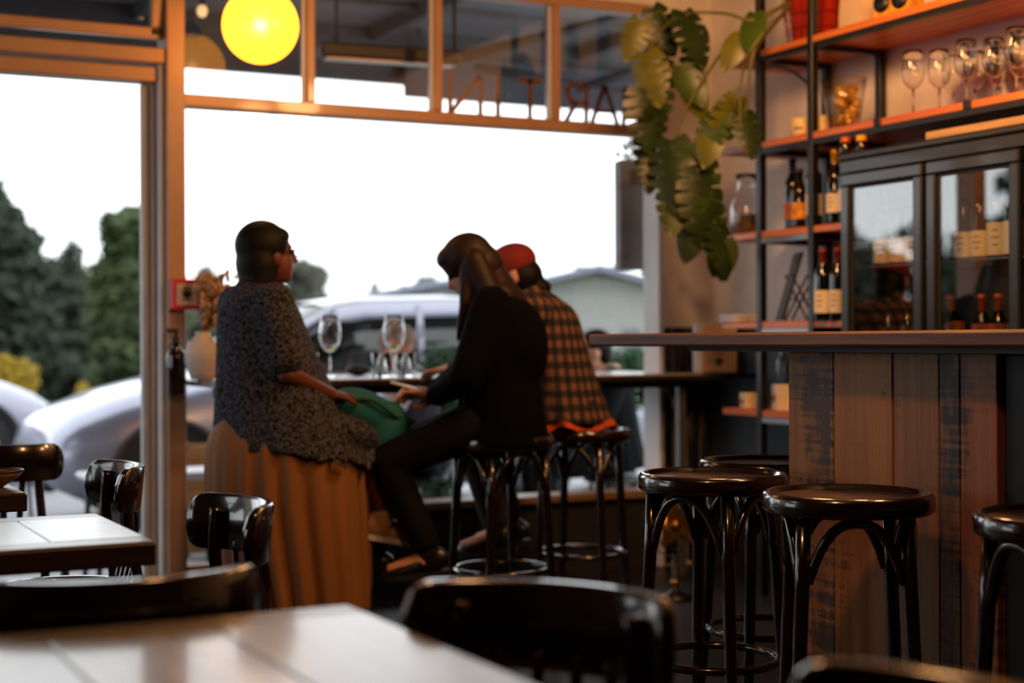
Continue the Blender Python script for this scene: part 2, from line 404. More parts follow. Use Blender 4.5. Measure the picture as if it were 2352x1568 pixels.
# ------------------------------------------------------------------ leaner running through the window
ct = thing('window_counter', 'long pale timber drinks ledge running through the open shop window', 'counter', (2.9, 6.1, 0))
cm = wood('ledge_timber', (168, 156, 150), (132, 118, 110), 'x', .26, .4)
MB().box((-1.15, 0, .957), (1.24, .93, .985), .004).build('ledge_top', cm, ct)
dkl = P('dark_ledge', (24, 13, 11), .6)
MB().box((1.281, .02, .957), (1.585, .38, .984), .004).build('ledge_end', dkl, ct)
MB().box((-1.15, -.008, .955), (1.28, -.0005, .978), .002).build('front_edge', dkl, ct)
for x in (-1.0, 1.2):
    MB().box((x-.02, .12, 0), (x+.02, .16, .957), .004).build('leg', M['alu'], ct)
MB().box((-1.12, .12, .917), (1.23, .16, .957)).build('rail', P('grey_rail', (60, 60, 62), .5), ct)

# ------------------------------------------------------------------ globe pendants
GL = globe_glass('lit_amber_globe', (1.0, .36, .014), 2.2, (1.0, .85, .7))
def pendant(loc, rad, label, power, soft=0.0):
    t = thing('globe_pendant', label, 'pendant lamp', (loc[0], loc[1], CZ), 0, 'amber globe pendants')
    dz = loc[2] - CZ
    MB().ell((0, 0, dz), (rad, rad, rad), seg=40, rings=24).build('globe', GL, t)
    MB().lathe([(.02, rad-.012), (.045, rad-.012), (.045, rad+.03), (.012, rad+.06), (.006, rad+.06)], 20, (0, 0, dz)).build('cap', M['black'], t)
    MB().tube([(0, 0, dz+rad+.05), (0, 0, -.03)], .004, 8).build('cord', M['black'], t)
    MB().lathe([(.05, 0), (.05, -.02), (.01, -.03)], 20).build('ceiling_rose', M['black'], t)
    ld = bpy.data.lights.new('bulb', 'POINT'); ld.energy = power; ld.color = LAMP_COL; ld.shadow_soft_size = soft
    lo = bpy.data.objects.new('bulb', ld); COL.objects.link(lo); lo.parent = t; lo.location = (0, 0, dz)
    return t
pendant((1.935, 6.07, 2.45), .157, 'glowing yellow globe pendant lamp hanging by the shop window', LAMP_POWER*.16)
for x, y, s, k in ((1.1, 2.2, 'between the nearest cafe table and the bar', 2.0), (3.05, 2.5, 'over the bar, nearest of its three', 1.6), (3.05, 3.4, 'over the bar, middle of its three', 2.0), (3.05, 4.3, 'over the bar, nearest the window', 2.4)):
    pendant((x, y, 2.6), .15, 'amber globe pendant lamp above the frame, ' + s, LAMP_POWER*k, .12)
# ------------------------------------------------------------------ high bar table
bt = thing('bar_table', 'long dark timber bar table on a weathered plank pedestal beside the stools', 'bar table', (2.6, 3.2, 0))
ox, oy = 2.6, 3.2
# top: three boards side by side, running along the bar
ty0, ty1 = 1.55 - oy, 4.53 - oy
for k, (a, b_) in enumerate(((0, .235), (.239, .475), (.479, .70))):
    MB().box((a, ty0, 1.127), (b_, ty1 - .012*k, 1.169 - .001*k), .007).build('top_board', M['bartop'], bt)
MB().box((.09, ty0+.1, 1.112), (.62, 4.05-oy, 1.127)).build('top_bearer', M['tedge'], bt)
pw = [wood('salvaged_plank_%s' % n, c1, c2, 'z', .55, 0, worn=wn_, seed=sd, wornpos=wp) for n, c1, c2, wn_, sd, wp in (
    ('blotched', (182, 128, 76), (142, 92, 50), (84, 68, 56), 3.1, (.49, .56)),
    ('honey', (192, 128, 70), (152, 92, 44), (60, 46, 36), 8.3, (.57, .66)),
    ('grey', (172, 120, 70), (122, 82, 46), (58, 48, 40), 14.7, (.52, .64)),
    ('striped', (154, 108, 66), (98, 66, 40), (40, 36, 34), 21.9, (.48, .58)),
    ('red', (172, 106, 58), (124, 70, 36), (54, 40, 32), 30.2, (.52, .62)))]
px0 = 2.75 - ox
for k, (y1, y0) in enumerate(((3.618, 3.413), (3.407, 3.165), (3.163, 2.99), (2.988, 2.916), (2.910, 2.785))):
    MB().box((px0 + (.0 if k in (1, 4) else .003), y0-oy, .0), (px0+.03, y1-oy, 1.112), .0025).build('plank', pw[k], bt)
# side of the pedestal towards the window and the dark carcass behind
MB().box((px0+.03, 3.585-oy, 0), (px0+.36, 3.618-oy, 1.112), .002).build('plank', pw[2], bt)
MB().box((px0+.031, 2.79-oy, 0), (px0+.36, 3.584-oy, 1.11)).build('carcass', M['darkwall'], bt)
MB().box((px0+.02, 1.75-oy, 0), (px0+.34, 2.778-oy, 1.11), .003).build('painted_panel', P('dark_teal_panel', (10, 13, 14), .6), bt)

# ------------------------------------------------------------------ bentwood bar stools
def stool_meshes(diam=.42, H=.775):
    out = []; r = diam/2; M_ = M['bent']
    rim = MB().lathe([(r-.03, H-.05), (r-.008, H-.05), (r-.001, H-.044), (r, H-.03), (r-.001, H-.012), (r-.006, H-.003), (r-.014, H), (r-.022, H-.003), (r-.026, H-.012), (r-.03, H-.014)], 48, cap=False)
    out.append(('seat_rim', rim.mesh('seat_rim'), M_))
    st = MB().lathe([(.002, H-.034), (r-.028, H-.034), (r-.028, H-.013), (r*.5, H-.0145), (.002, H-.016)], 48)
    out.append(('seat', st.mesh('seat'), M['seat']))
    leg = lambda a: [(math.cos(a)*rr, math.sin(a)*rr, z) for rr, z in ((r-.038, H-.045), (r-.03, .55), (r-.012, .25), (r+.012, 0))]
    for k in range(4):
        a = math.pi/4 + k*math.pi/2
        out.append(('leg', MB().tube(leg(a), [.0185, .0185, .017, .0135], 12).mesh('leg'), M_))
    for k in range(4):       # arched braces between neighbouring legs
        a0 = math.pi/4 + k*math.pi/2; pts = []
        for i in range(17):
            t = i/16; a = a0 + .075 + (math.pi/2 - .15)*t
            z = (H-.063) - .145*abs(2*t-1)**2.6
            rr = r - .034 - .012*(1-abs(2*t-1))
            # chord rather than circle so that it reads as one bent rod
            p0 = Vector((math.cos(a0), math.sin(a0), 0)); p1 = Vector((math.cos(a0+math.pi/2), math.sin(a0+math.pi/2), 0))
            ch = p0.lerp(p1, .06+.88*t)*(r-.03)
            ci = Vector((math.cos(a), math.sin(a), 0))*rr
            p = ch.lerp(ci, .55); p.z = z; pts.append(p)
        out.append(('brace', MB().tube(pts, .0125, 10).mesh('brace'), M_))
    ring = [(math.cos(2*math.pi*i/40)*(r-.028), math.sin(2*math.pi*i/40)*(r-.028), .25) for i in range(40)]
    out.append(('foot_ring', MB().tube(ring, .0115, 10, closed=True).mesh('foot_ring'), M_))
    for n, me, mt in out: me.materials.append(mt)
    return out
SM = stool_meshes()
def stool(x, y, rz, label, group='bentwood bar stools'):
    t = thing('bar_stool', label, 'stool', (x, y, 0), rz, group)
    for n, me, mt in SM: put(n, me, t)
    return t
va = -YAW + math.pi/2     # direction of view
stool(2.455, 3.575, va+R(45+6), 'dark bentwood bar stool at the window end of the plank pedestal')
stool(2.86, 3.87, va+R(20), 'dark bentwood bar stool half hidden behind the plank pedestal')
stool(2.437, 2.967, va+R(-4), 'dark bentwood bar stool standing in front of the plank pedestal')
stool(2.55, 2.36, va+R(20), 'dark bentwood bar stool cut by the right edge of the picture')

# ------------------------------------------------------------------ shelving on the right wall
XF = 4.1
sh = thing('shelving_unit', 'tall black steel rack with orange timber shelves on the right wall', 'shelves', (XF, 5.4, 0))
def srel(x, y, z): return (x-XF, y-5.4, z)
for x, y in ((XF, 5.58), (XF, 5.21), (WX-.03, 5.58), (WX-.03, 5.21), (XF, 2.2), (WX-.03, 2.2)):
    MB().box(srel(x-.0175, y-.0175, 0), srel(x+.0175, y+.0175, 3.05), .002).build('post', M['black'], sh)
SZ = [.83, 1.226, 1.63, 2.03, 2.44]
for k, z in enumerate(SZ):
    yn = 2.3 if k >= 3 else 4.97
    b0 = MB().box(srel(XF-.012, yn, z-.03), srel(WX-.005, 5.87, z), .003)
    b0.build('shelf', M['shelf'], sh)
    for y in (5.58, 5.21):
        MB().box(srel(XF-.016, y-.0145, z-.056), srel(WX-.03, y+.0145, z-.0305)).build('crossbar', M['black'], sh)
    MB().box(srel(XF-.0145, 5.21 if k < 3 else 2.2, z-.054), srel(XF+.0145, 5.58, z-.0305)).build('front_bar', M['black'] if k > 2 else M['alu'], sh)
for y in (4.78, 4.28):
    MB().box(srel(XF-.02, y-.02, 2.0), srel(XF-.013, y+.02, 2.034), .002).build('clip', M['black'], sh)
MB().tube([Vector(srel(XF+.0, 5.56 - .33*t, 2.36 - .13*t**2.2)) for t in [i/12 for i in range(13)]], .006, 8).build('curved_brace', M['black'], sh)

# ------------------------------------------------------------------ back counter and glass-door cooler
bc = thing('back_counter', 'dark back counter carrying the drinks cooler behind the bar table', 'counter', (3.85, 3.7, 0))
MB().box((.02, -1.2, .08), (.63, 1.2, .915)).build('carcass', M['darkwall'], bc)
MB().box((.05, -1.18, 0), (.63, 1.18, .08)).build('plinth', M['black'], bc)
MB().box((-.02, -1.22, .915), (.63, 1.22, .95), .004).build('worktop', M['tedge'], bc)
for i in range(4):
    d_ = MB().box((.0, -1.19+i*.6, .1), (.0195, -.61+i*.6, .9), .003).build('door', M['navy'], bc)
    MB().tube([(-.015, -.7+i*.6, .6), (-.015, -.7+i*.6, .75)], .006, 8).build('handle', M['black'], d_)
XG = 3.98; FY1, FY0, FZ0, FZ1 = 4.90, 3.44, .95, 1.865
fr = thing('drinks_cooler', 'black drinks cooler with two framed glass doors full of wine', 'cooler', (XG, (FY0+FY1)/2, FZ0))
fy = (FY1+FY0)/2
def fb(name, x0, x1, y0, y1, z0, z1, m, bev=.004, par=None):
    return MB().box((x0-XG, y0-fy, z0-FZ0), (x1-XG, y1-fy, z1-FZ0), bev).build(name, m, par or fr)
bk = P('cooler_black', (24, 26, 27), .35, coat=.3)
fb('side', XG+.05, 4.46, FY1-.03, FY1, FZ0, FZ1, bk); fb('side', XG+.05, 4.46, FY0, FY0+.03, FZ0, FZ1, bk)
fb('back', 4.44, 4.46, FY0+.03, FY1-.03, FZ0, FZ1, P('cooler_liner', (120, 116, 108), .5))
fb('lid', XG, 4.46, FY0, FY1, FZ1, FZ1+.03, P('cooler_lid', (36, 38, 40), .35), .008)
fb('base', XG+.05, 4.44, FY0+.03, FY1-.03, FZ0, FZ0+.05, bk)
fb('grille', XG+.02, XG+.05, FY0, FY1, FZ0, FZ0+.09, M['black'])
fb('header', XG+.01, XG+.05, FY0, FY1, FZ1-.05, FZ1, bk)
fb('wire_shelf', XG+.10, 4.43, FY0+.04, FY1-.04, 1.435, 1.442, M['alu'], .002)
grey = P('door_frame_grey', (34, 36, 37), .3, coat=.4)
for y1, y0 in ((4.885, 4.415), (4.39, 3.925), (3.90, 3.46)):
    z0, z1 = FZ0+.10, FZ1-.055; s = .048
    dd = fb('door', XG+.0, XG+.03, y0, y1, z1-s, z1, grey, .006)
    for a, b_, c_, e_ in ((y0, y1, z0, z0+s), (y0, y0+s, z0+s, z1-s), (y1-s, y1, z0+s, z1-s)):
        fb('door_frame', XG+.0, XG+.03, a, b_, c_, e_, grey, .006, dd)
    for a, b_, c_, e_ in ((y0+s, y1-s, z1-s-.012, z1-s), (y0+s, y0+s+.012, z0+s, z1-s), (y1-s-.012, y1-s, z0+s, z1-s)):
        fb('gasket', XG+.012, XG+.026, a, b_, c_, e_, M['rubber'], .003, dd)
    fb('pane', XG+.018, XG+.022, y0+s, y1-s, z0+s, z1-s, M['coolpane'], 0, dd)
fb('divider', XG+.031, XG+.06, 4.385, 4.42, FZ0+.05, FZ1-.05, bk)

# ------------------------------------------------------------------ bottles
BOT = {'dark': P('dark_bottle_glass', (12, 14, 10), .06, coat=.5), 'brown': P('brown_bottle_glass', (34, 15, 6), .06, coat=.5),
       'green': P('green_bottle_glass', (16, 28, 14), .06, coat=.5), 'clear': M['gobl']}
LAB = {'cream': P('cream_label', (238, 222, 186), .7, var=.06), 'white': P('white_label', (236, 228, 214), .7, var=.06),
       'yellow': P('yellow_label', (244, 176, 30), .6, c2=(190, 110, 10), scale=30), 'orange': P('orange_label', (196, 104, 40), .6)}
FOIL = {'black': P('black_foil', (18, 16, 16), .35), 'gold': P('gold_foil', (222, 160, 40), .35, metal=.6), 'orange': P('orange_foil', (196, 96, 34), .4, metal=.3), 'red': P('red_foil', (130, 44, 26), .4, metal=.2)}
ink = P('label_print', (70, 60, 54), .8)
def bottle(x, y, z, label, glass_='dark', lab='cream', foil='black', r=.037, H=.30, lz=(.06, .15), tilt=None, group='wine bottles'):
    t = thing('bottle', label, 'bottle', (x, y, z), random.uniform(-.3, .3), group)
    s = H/.30
    pr = [(r*.6, 0), (r*.97, .002), (r, .01), (r, .185*s), (r*.93, .20*s), (r*.6, .222*s), (.0155, .24*s), (.0145, .25*s), (.0145, H-.004), (.016, H-.003), (.0155, H)]
    MB().lathe(pr, 24).build('glass', BOT[glass_], t)
    if foil: MB().lathe([(.0153, H-.062), (.0158, H-.06), (.0158, H-.02), (.0172, H-.019), (.0172, H+.001), (.002, H+.002)], 20).build('foil', FOIL[foil], t)
    if lab:
        MB().lathe([(r+.0008, lz[0]), (r+.0008, lz[1])], 24, cap=False).build('paper_label', LAB[lab], t)
        pm = MB()
        for q in range(3):
            zz = lerp(lz[0], lz[1], .3+.22*q)
            for half in range(1):
                ang = math.pi + math.radians(34) ; wd = (.5, .8, .6)[q]
                seg = [(math.cos(ang+u)*(r+.0012), math.sin(ang+u)*(r+.0012)) for u in [(-.5+i/6)*wd for i in range(7)]]
                pm.loft([[(a, b_, zz) for a, b_ in seg], [(a, b_, zz+.004) for a, b_ in seg]], cap=False, closed=False)
        pm.build('label_print', ink, t)
    if tilt: t.rotation_euler = tilt
    return t
z3, z4 = SZ[2], SZ[1]
G3 = 'wine bottles on the middle shelf'
for (px, dd, lab, gl, fo, H, lz, nm) in (
    (1792, 6.62, 'yellow', 'brown', 'black', .26, (.04, .11), 'brown beer bottle with a round yellow label, leftmost on the middle shelf'),
    (1822, 6.78, 'orange', 'dark', 'black', .32, (.05, .12), 'tall dark bottle with a small orange label behind the yellow label bottle'),
    (1846, 6.55, 'cream', 'dark', 'gold', .33, (.05, .14), 'dark wine bottle with gold foil neck and cream label beside the rack post'),
    (1887, 6.42, 'cream', 'dark', 'gold', .32, (.05, .13), 'dark wine bottle with gold foil right of the rack post'),
    (1925, 6.36, 'white', 'dark', 'black', .32, (.05, .14), 'dark wine bottle with white label touching the cooler side')):
    p = at(px, 500, dd)
    bottle(min(max(p.x, XF+.05), WX-.06), p.y, z3+.001, nm, gl, lab, fo, .037, H, lz, group=G3)
for (px, dd, nm) in ((1890, 6.42, 'dark bottle with cream label, left of the pair on the lower shelf'), (1925, 6.36, 'dark bottle with cream label, right of the pair on the lower shelf')):
    p = at(px, 700, dd); bottle(p.x, p.y, z4+.001, nm, 'dark', 'cream', 'red', .036, .30, (.03, .125), group='bottle pair on the lower shelf')
# inside the cooler
k = 0
row1 = [(2028, 'cream'), (2064, 'cream'), (2100, 'white'), (2216, 'cream'), (2254, 'cream'), (2292, 'cream'), (2330, 'white')]
for px, lab in row1:
    p = at(px, 600, 6.3 - (px-1965)*.0022)
    x = XG + .16; y = p.y * x / p.x
    bottle(x, y, 1.443, 'cream labelled wine bottle on the cooler wire shelf, number %s from the left' % ['one', 'two', 'three', 'four', 'five', 'six', 'seven', 'eight'][k],
           'green', lab, 'red', .038, .30, (.01, .105 if px < 2290 else .13), group='bottles on the cooler shelf'); k += 1
k = 0
for px, fo, tl in ((2042, 'black', 0), (2086, 'black', 0), (2214, 'orange', -.26), (2256, 'orange', 0), (2294, 'orange', 0), (2332, 'black', 0)):
    p = at(px, 700, 6.0 - (px-2008)*.002); x = XG + .2; y = p.y * x / p.x
    bottle(x, y, FZ0+.052+abs(tl)*.038, 'wine bottle in the bottom of the cooler, %s from the left' % ['first', 'second', 'third, leaning', 'fourth', 'fifth', 'sixth'][k], 'dark', 'orange' if fo == 'orange' else None, fo, .038, .31, (.16, .2), tilt=(tl, 0, 0), group='bottles in the cooler bottom'); k += 1
# on top of the cooler
zt = FZ1 + .03
def jar(px, d, nm, c):
    p = at(px, 340, d)
    t = thing('spice_jar', nm, 'jar', (max(p.x, XG+.06), p.y, zt), 0, 'small jars on the cooler')
    MB().lathe([(.02, 0), (.024, .003), (.024, .05), (.018, .058)], 16).build('body', BOT['brown'], t)
    MB().lathe([(.021, .056), (.022, .058), (.022, .078), (.018, .08)], 16).build('lid', c, t)
jar(1944, 6.25, 'small jar with orange lid on top of the cooler', FOIL['orange']); jar(1981, 6.2, 'small jar with yellow lid on top of the cooler', LAB['yellow'])
tag(MB().box((XG+.10, 3.1, zt+.0), (XG+.13, 4.50, zt+.045), .004).build('timber_board', wood('pale_board', (214, 176, 120), (150, 108, 62), 'y', .5)), 'long pale timber board lying on top of the cooler', 'board')

# ------------------------------------------------------------------ glasses
def wineglass(name, x, y, z, label, s=1.0, wine=False, group=None):
    t = thing(name, label, 'wine glass', (x, y, z), 0, group)
    MB().lathe([(.033*s, .0), (.034*s, .0015), (.012*s, .005), (.0042, .012), (.0038, .05*s), (.0042, .09*s)], 24).build('stem_and_foot', M['gobl'], t)
    MB().lathe([(.002, .088*s), (.018*s, .096*s), (.034*s, .118*s), (.0405*s, .145*s), (.0395*s, .17*s), (.035*s, .2*s), (.031*s, .225*s), (.030*s, .225*s), (.034*s, .2*s), (.0385*s, .17*s), (.0395*s, .145*s), (.033*s, .12*s), (.017*s, .099*s), (.002, .092*s)], 28).build('bowl', M['gobl'], t)
    if wine: MB().lathe([(.002, .0935*s), (.017*s, .101*s), (.026*s, .112*s), (.002, .112*s)], 24).build('wine', P('white_wine', (238, 222, 150), .1, trans=.8), t)
    return t
zg = SZ[3]
k = 0
nth = ['first', 'second', 'third', 'fourth', 'fifth', 'sixth', 'seventh', 'eighth', 'ninth', 'tenth']
for px, back in ((2100, .05), (2160, .13), (2192, .27), (2222, .08), (2242, .28), (2286, .155), (2296, .31), (2338, .08), (2346, .24)):
    d0 = at(px, 200, 5.6); x = XF + back; y = d0.y * x / d0.x
    wineglass('wine_glass', x, y, zg+.001, 'empty stemmed glass on the shelf above the cooler, %s from the left' % nth[k], 1.12, group='wine glasses on the shelf'); k += 1
def tumbler(x, y, z, label, r=.036, H=.09):
    t = thing('tumbler', label, 'glass', (x, y, z), 0, 'tumblers on the window ledge')
    MB().lathe([(r*.8, 0), (r*.82, .002), (r, H), (r-.0025, H), (r*.8-.002, .012), (.002, .012)], 20).build('glass', M['gobl'], t)
    fl = MB()
    for q in range(10):
        a = 2*math.pi*q/10
        fl.tube([(math.cos(a)*r*.83, math.sin(a)*r*.83, .006), (math.cos(a)*r*.92, math.sin(a)*r*.92, H*.55)], .003, 6)
    fl.build('facets', M['gobl'], t)
zc = .986
for px, nm in ((758, 'wine glass with a little white wine beside the seated woman in grey'), (905, 'wine glass standing between the tumblers on the window ledge')):
    p = at(px, 860, 6.93); wineglass('wine_glass', p.x, p.y, zc, nm, 1.24, True, 'wine glasses on the window ledge')
for px, d, nm in ((708, 6.9, 'water tumbler next to the elbow of the woman in grey'), (876, 6.8, 'water tumbler left of the second wine glass'), (931, 6.86, 'water tumbler right of the second wine glass')):
    p = at(px, 860, d); tumbler(p.x, p.y, zc, nm, .045, .108)
p = at(822, 850, 7.15)
t = thing('sunglasses_case', 'dark soft pouch lying on the window ledge between the glasses', 'pouch', (p.x, p.y, zc))
MB().ell((0, 0, .025), (.06, .035, .026)).build('body', P('black_leather', (20, 20, 22), .6, bump=.3), t)
MB().tube([(-.055, -.012, .028), (0, -.036, .03), (.055, -.012, .028)], .002, 6).build('zip', M['alu'], t)
# ------------------------------------------------------------------ bentwood cafe chairs
def chair_meshes():
    out = []; B = M['bent']
    SAG, HW, T, Z0, Z1 = .10, .205, .0115, .672, .80
    def plan(u):                              # curved back seen from above, u in -1..1
        a = u * R(66); k = HW / math.sin(R(66))
        return Vector((-.21 + (k - k*math.cos(a)) * SAG / (k - k*math.cos(R(66))), k*math.sin(a), 0))
    rings = []
    for i in range(41):
        u = -1 + 2*i/40; p = plan(u); q = plan(min(u+.01, 1)) - plan(max(u-.01, -1)); n = Vector((-q.y, q.x, 0)).normalized()
        e = max(0, (abs(u)-.80)/.20); cut = .042*(1-math.sqrt(max(0, 1-e*e)))
        za, zb = Z0 + cut, Z1 - cut; t = T; b_ = .005; rg = []
        for (s, z) in ((-1, za+b_), (-1, zb-b_), (-.5, zb), (.5, zb), (1, zb-b_), (1, za+b_), (.5, za), (-.5, za)):
            tilt = (z-.735)*.10
            rg.append(p + n*(t*s) + Vector((-tilt, 0, z)))
        rings.append(rg)
    bk = MB().loft(rings); bk.sm = [not (k < 320 and k % 8 == 2) for k in range(len(bk.f))]
    out.append(('backrest', bk.mesh('backrest'), B))
    for s in (-1, 1):                         # rear leg running up to the back
        p = plan(s*.62)
        out.append(('rear_leg', MB().tube(bez([(-.24, s*.17, 0), (-.19, s*.165, .30), (-.18, s*.16, .46), (p.x+.016, p.y*.93, .66), (p.x+.012, p.y*.93, .77)], 6), .0155, 10).mesh('rear_leg'), B))
        out.append(('front_leg', MB().tube([(.175, s*.15, .435), (.185, s*.16, .22), (.195, s*.17, 0)], [.018, .0165, .013], 10).mesh('front_leg'), B))
    for u in (-.36, -.12, .12, .36):
        p = plan(u)
        out.append(('spindle', MB().tube(bez([(-.165, p.y*.75, .45), (-.19, p.y*.9, .56), (p.x+.012, p.y, .70)], 5), .011, 8, flat=.55).mesh('spindle'), B))
    rr = [(.205, .405), (.212, .41), (.212, .45), (.20, .46), (.186, .457), (.184, .45)]
    out.append(('seat_rim', MB().lathe(rr, 36, cap=False).mesh('seat_rim'), B))
    out.append(('seat', MB().lathe([(.002, .43), (.19, .43), (.19, .452), (.1, .447), (.002, .446)], 36).mesh('seat'), M['seat']))
    hoop = [(math.cos(2*math.pi*i/32)*.155, math.sin(2*math.pi*i/32)*.155, .2) for i in range(32)]
    out.append(('hoop', MB().tube(hoop, .0095, 8, closed=True).mesh('hoop'), B))
    for n, me, mt in out: me.materials.append(mt)
    return out
CM = chair_meshes()
def chair(x, y, heading, label):
    t = thing('cafe_chair', label, 'chair', (x, y, 0), R(heading), 'bentwood cafe chairs')
    for n, me, mt in CM: put(n, me, t)
chair(.89, 1.805, 216, 'dark bentwood chair with curved back at the right side of the nearest table')
chair(.53, 2.47, 90, 'dark bentwood chair with its back to the nearest table, facing the second table')
chair(.83, 3.285, 182, 'dark bentwood chair beside the second table, in front of the tan skirt')
chair(.82, 4.42, 180, 'dark bentwood chair beside the farthest table near the glass door')
chair(.86, 5.62, 68, 'dark bentwood chair at the left edge just inside the glass door')
chair(.93, 1.13, 186, 'dark bentwood chair whose back just shows at the bottom right edge')

# ------------------------------------------------------------------ cafe tables
def cafe_table(x0, x1, y0, y1, label, seams):
    t = thing('cafe_table', label, 'table', ((x0+x1)/2, (y0+y1)/2, 0), 0, 'weathered plank cafe tables')
    cx, cy = (x0+x1)/2, (y0+y1)/2; z1 = .75; e = .08
    for a, b_ in ((y0, y0+e), (y1-e, y1)):
        MB().box((x0-cx+.004, a-cy+(.004 if a == y0 else 0), z1-.006), (x1-cx-.004, b_-cy-(.004 if b_ == y1 else 0), z1-.0008), .0015).build('end_board', M['tablex'], t)
    xs = [x0] + seams + [x1]
    for a, b_ in zip(xs[:-1], xs[1:]):
        MB().box((a-cx+(.004 if a == x0 else .0012), y0+e-cy+.001, z1-.006), (b_-cx-(.004 if b_ == x1 else .0012), y1-e-cy-.001, z1-random.uniform(0, .0012)), .002).build('plank', M['table'], t)
    MB().box((x0-cx, y0-cy, z1-.05), (x1-cx, y1-cy, z1-.0045), .003).build('edge_frame', M['tedge'], t)
    MB().lathe([(.23, 0), (.23, .012), (.05, .03), (.035, .05), (.035, .66), (.06, .69), (.2, .70)], 28).build('pedestal', M['black'], t)
    return t
cafe_table(-.15, .83, 1.42, 2.18, 'weathered plank table filling the bottom left foreground', [.0, .18, .37, .595])
cafe_table(.0, .752, 3.055, 3.62, 'second weathered plank table by the left edge, behind the chair back', [.18, .37, .562])
cafe_table(-.1, .69, 4.2, 4.78, 'third plank table just showing at the left edge with a bowl on it', [.1, .3, .5])
p = at(4, 1100, 4.3)
t = thing('serving_bowl', 'small brown bowl with dark rim on the farthest table', 'bowl', (p.x-.04, 4.40, .7502))
MB().lathe([(.03, 0), (.035, .004), (.075, .03), (.085, .045), (.08, .045), (.068, .03), (.03, .01), (.002, .009)], 24).build('body', P('brown_stoneware', (122, 84, 58), .5), t)
MB().tube([(math.cos(i*math.pi/12)*.0825, math.sin(i*math.pi/12)*.0825, .045) for i in range(24)], .0035, 6, closed=True).build('rim', M['black'], t)

# ------------------------------------------------------------------ things at the window post
t = thing('fire_call_point', 'red fire alarm call point box on the window post', 'fire alarm', (1.727, WY-.10, 1.285))
rd = P('alarm_red', (205, 22, 40), .4, coat=.3)
MB().box((-.07, -.05, 0), (.06, 0, .132), .006).build('box', rd, t)
MB().box((-.048, -.054, .02), (.042, -.0501, .112), .002).build('face', P('alarm_face', (205, 190, 186), .5), t)
MB().lathe([(.002, 0), (.02, 0), (.019, .003), (.002, .003)], 18, M=Matrix.Translation((-.003, -.054, .07)) @ Matrix.Rotation(R(90), 4, 'X')).build('button', M['black'], t)
MB().box((-.02, -.0555, .092), (.018, -.0541, .098)).box((-.026, -.0555, .04), (.022, -.0541, .046)).build('lettering_bar', M['black'], t)
t = thing('pump_bottle', 'dark amber pump bottle hung on the window post', 'bottle', (1.676, WY-.15, .92))
MB().lathe([(.038, 0), (.043, .006), (.043, .165), (.038, .185), (.02, .2), (.017, .205), (.017, .22)], 24).build('bottle', BOT['brown'], t)
MB().lathe([(.02, .218), (.021, .22), (.021, .24), (.008, .246), (.006, .246), (.006, .27)], 16).build('collar', M['black'], t)
MB().box((-.045, -.009, .268), (.012, .009, .285), .004).build('nozzle', M['black'], t)
MB().box((-.03, .046, .03), (.03, .05, .16)).box((-.03, .035, .12), (.03, .047, .128)).build('wall_bracket', M['alu'], t)
# vase of dried flowers on the end of the ledge
p = at(466, 865, 6.48)
t = thing('flower_vase', 'pale round vase of dried brown flowers at the left end of the ledge', 'vase', (p.x, p.y, zc))
vm = P('pale_ceramic', (205, 196, 186), .55, var=.06)
MB().lathe([(.045, 0), (.05, .004), (.062, .03), (.076, .075), (.078, .11), (.066, .15), (.042, .178), (.032, .19), (.034, .205), (.029, .205), (.027, .19), (.03, .17)], 28).build('vase', vm, t)
dm = P('dried_stem', (146, 104, 66), .8); fm = P('dried_flower', (200, 158, 112), .8, var=.5, scale=60)
rnd = random.Random(3)
for i in range(40):
    a = rnd.uniform(0, 6.283); sp = rnd.uniform(.02, .11); h = rnd.uniform(.30, .45)
    tip = Vector((math.cos(a)*sp+.075, math.sin(a)*sp*.6, h))
    MB().tube(bez([(0, 0, .16), (tip.x*.3, tip.y*.3, .24), tip], 4), .0016, 5).build('stem', dm, t)
    b = MB()
    for j in range(9):
        q = tip + Vector((rnd.uniform(-.018, .018), rnd.uniform(-.018, .018), rnd.uniform(-.07, .015)))
        b.ell(q, (.0085, .0085, .014), seg=6, rings=4)
    b.build('flower_head', fm, t)

# ------------------------------------------------------------------ hanging split-leaf plant on the top shelf
pr = Vector((4.27, 5.40, SZ[4]+.001))
t = thing('potted_monstera', 'trailing split-leaf plant in a red pot hanging from the top shelf', 'plant', pr)
red = P('red_pot', (196, 52, 22), .45, var=.2)
MB().lathe([(.09, 0), (.098, .004), (.125, .21), (.135, .212), (.138, .25), (.128, .252), (.12, .22), (.002, .22)], 32).build('pot', red, t)
MB().lathe([(.002, .221), (.118, .222), (.002, .232)], 20).build('soil', P('potting_soil', (40, 28, 20), .9, bump=.5), t)
wb = MB()
for k in range(18):
    a = 2*math.pi*k/18
    wb.tube([(math.cos(a)*.12, math.sin(a)*.12, .004), (math.cos(a+.1)*.15, math.sin(a+.1)*.15, .2)], .0022, 5)
for z in (.004, .07, .135, .2): wb.tube([(math.cos(i*math.pi/14)*(.12+.15*z), math.sin(i*math.pi/14)*(.12+.15*z), z) for i in range(28)], .0025, 5, closed=True)
wb.build('wire_basket', P('red_wire', (150, 30, 16), .4), t)
lms = [P('leaf_deep_green', (36, 56, 16), .38, var=.3, scale=9), P('leaf_mid_green', (62, 84, 22), .38, var=.3, scale=9), P('leaf_yellow_green', (104, 106, 26), .4, var=.3, scale=9)]
smt = P('plant_stem', (116, 112, 48), .6, var=.3)
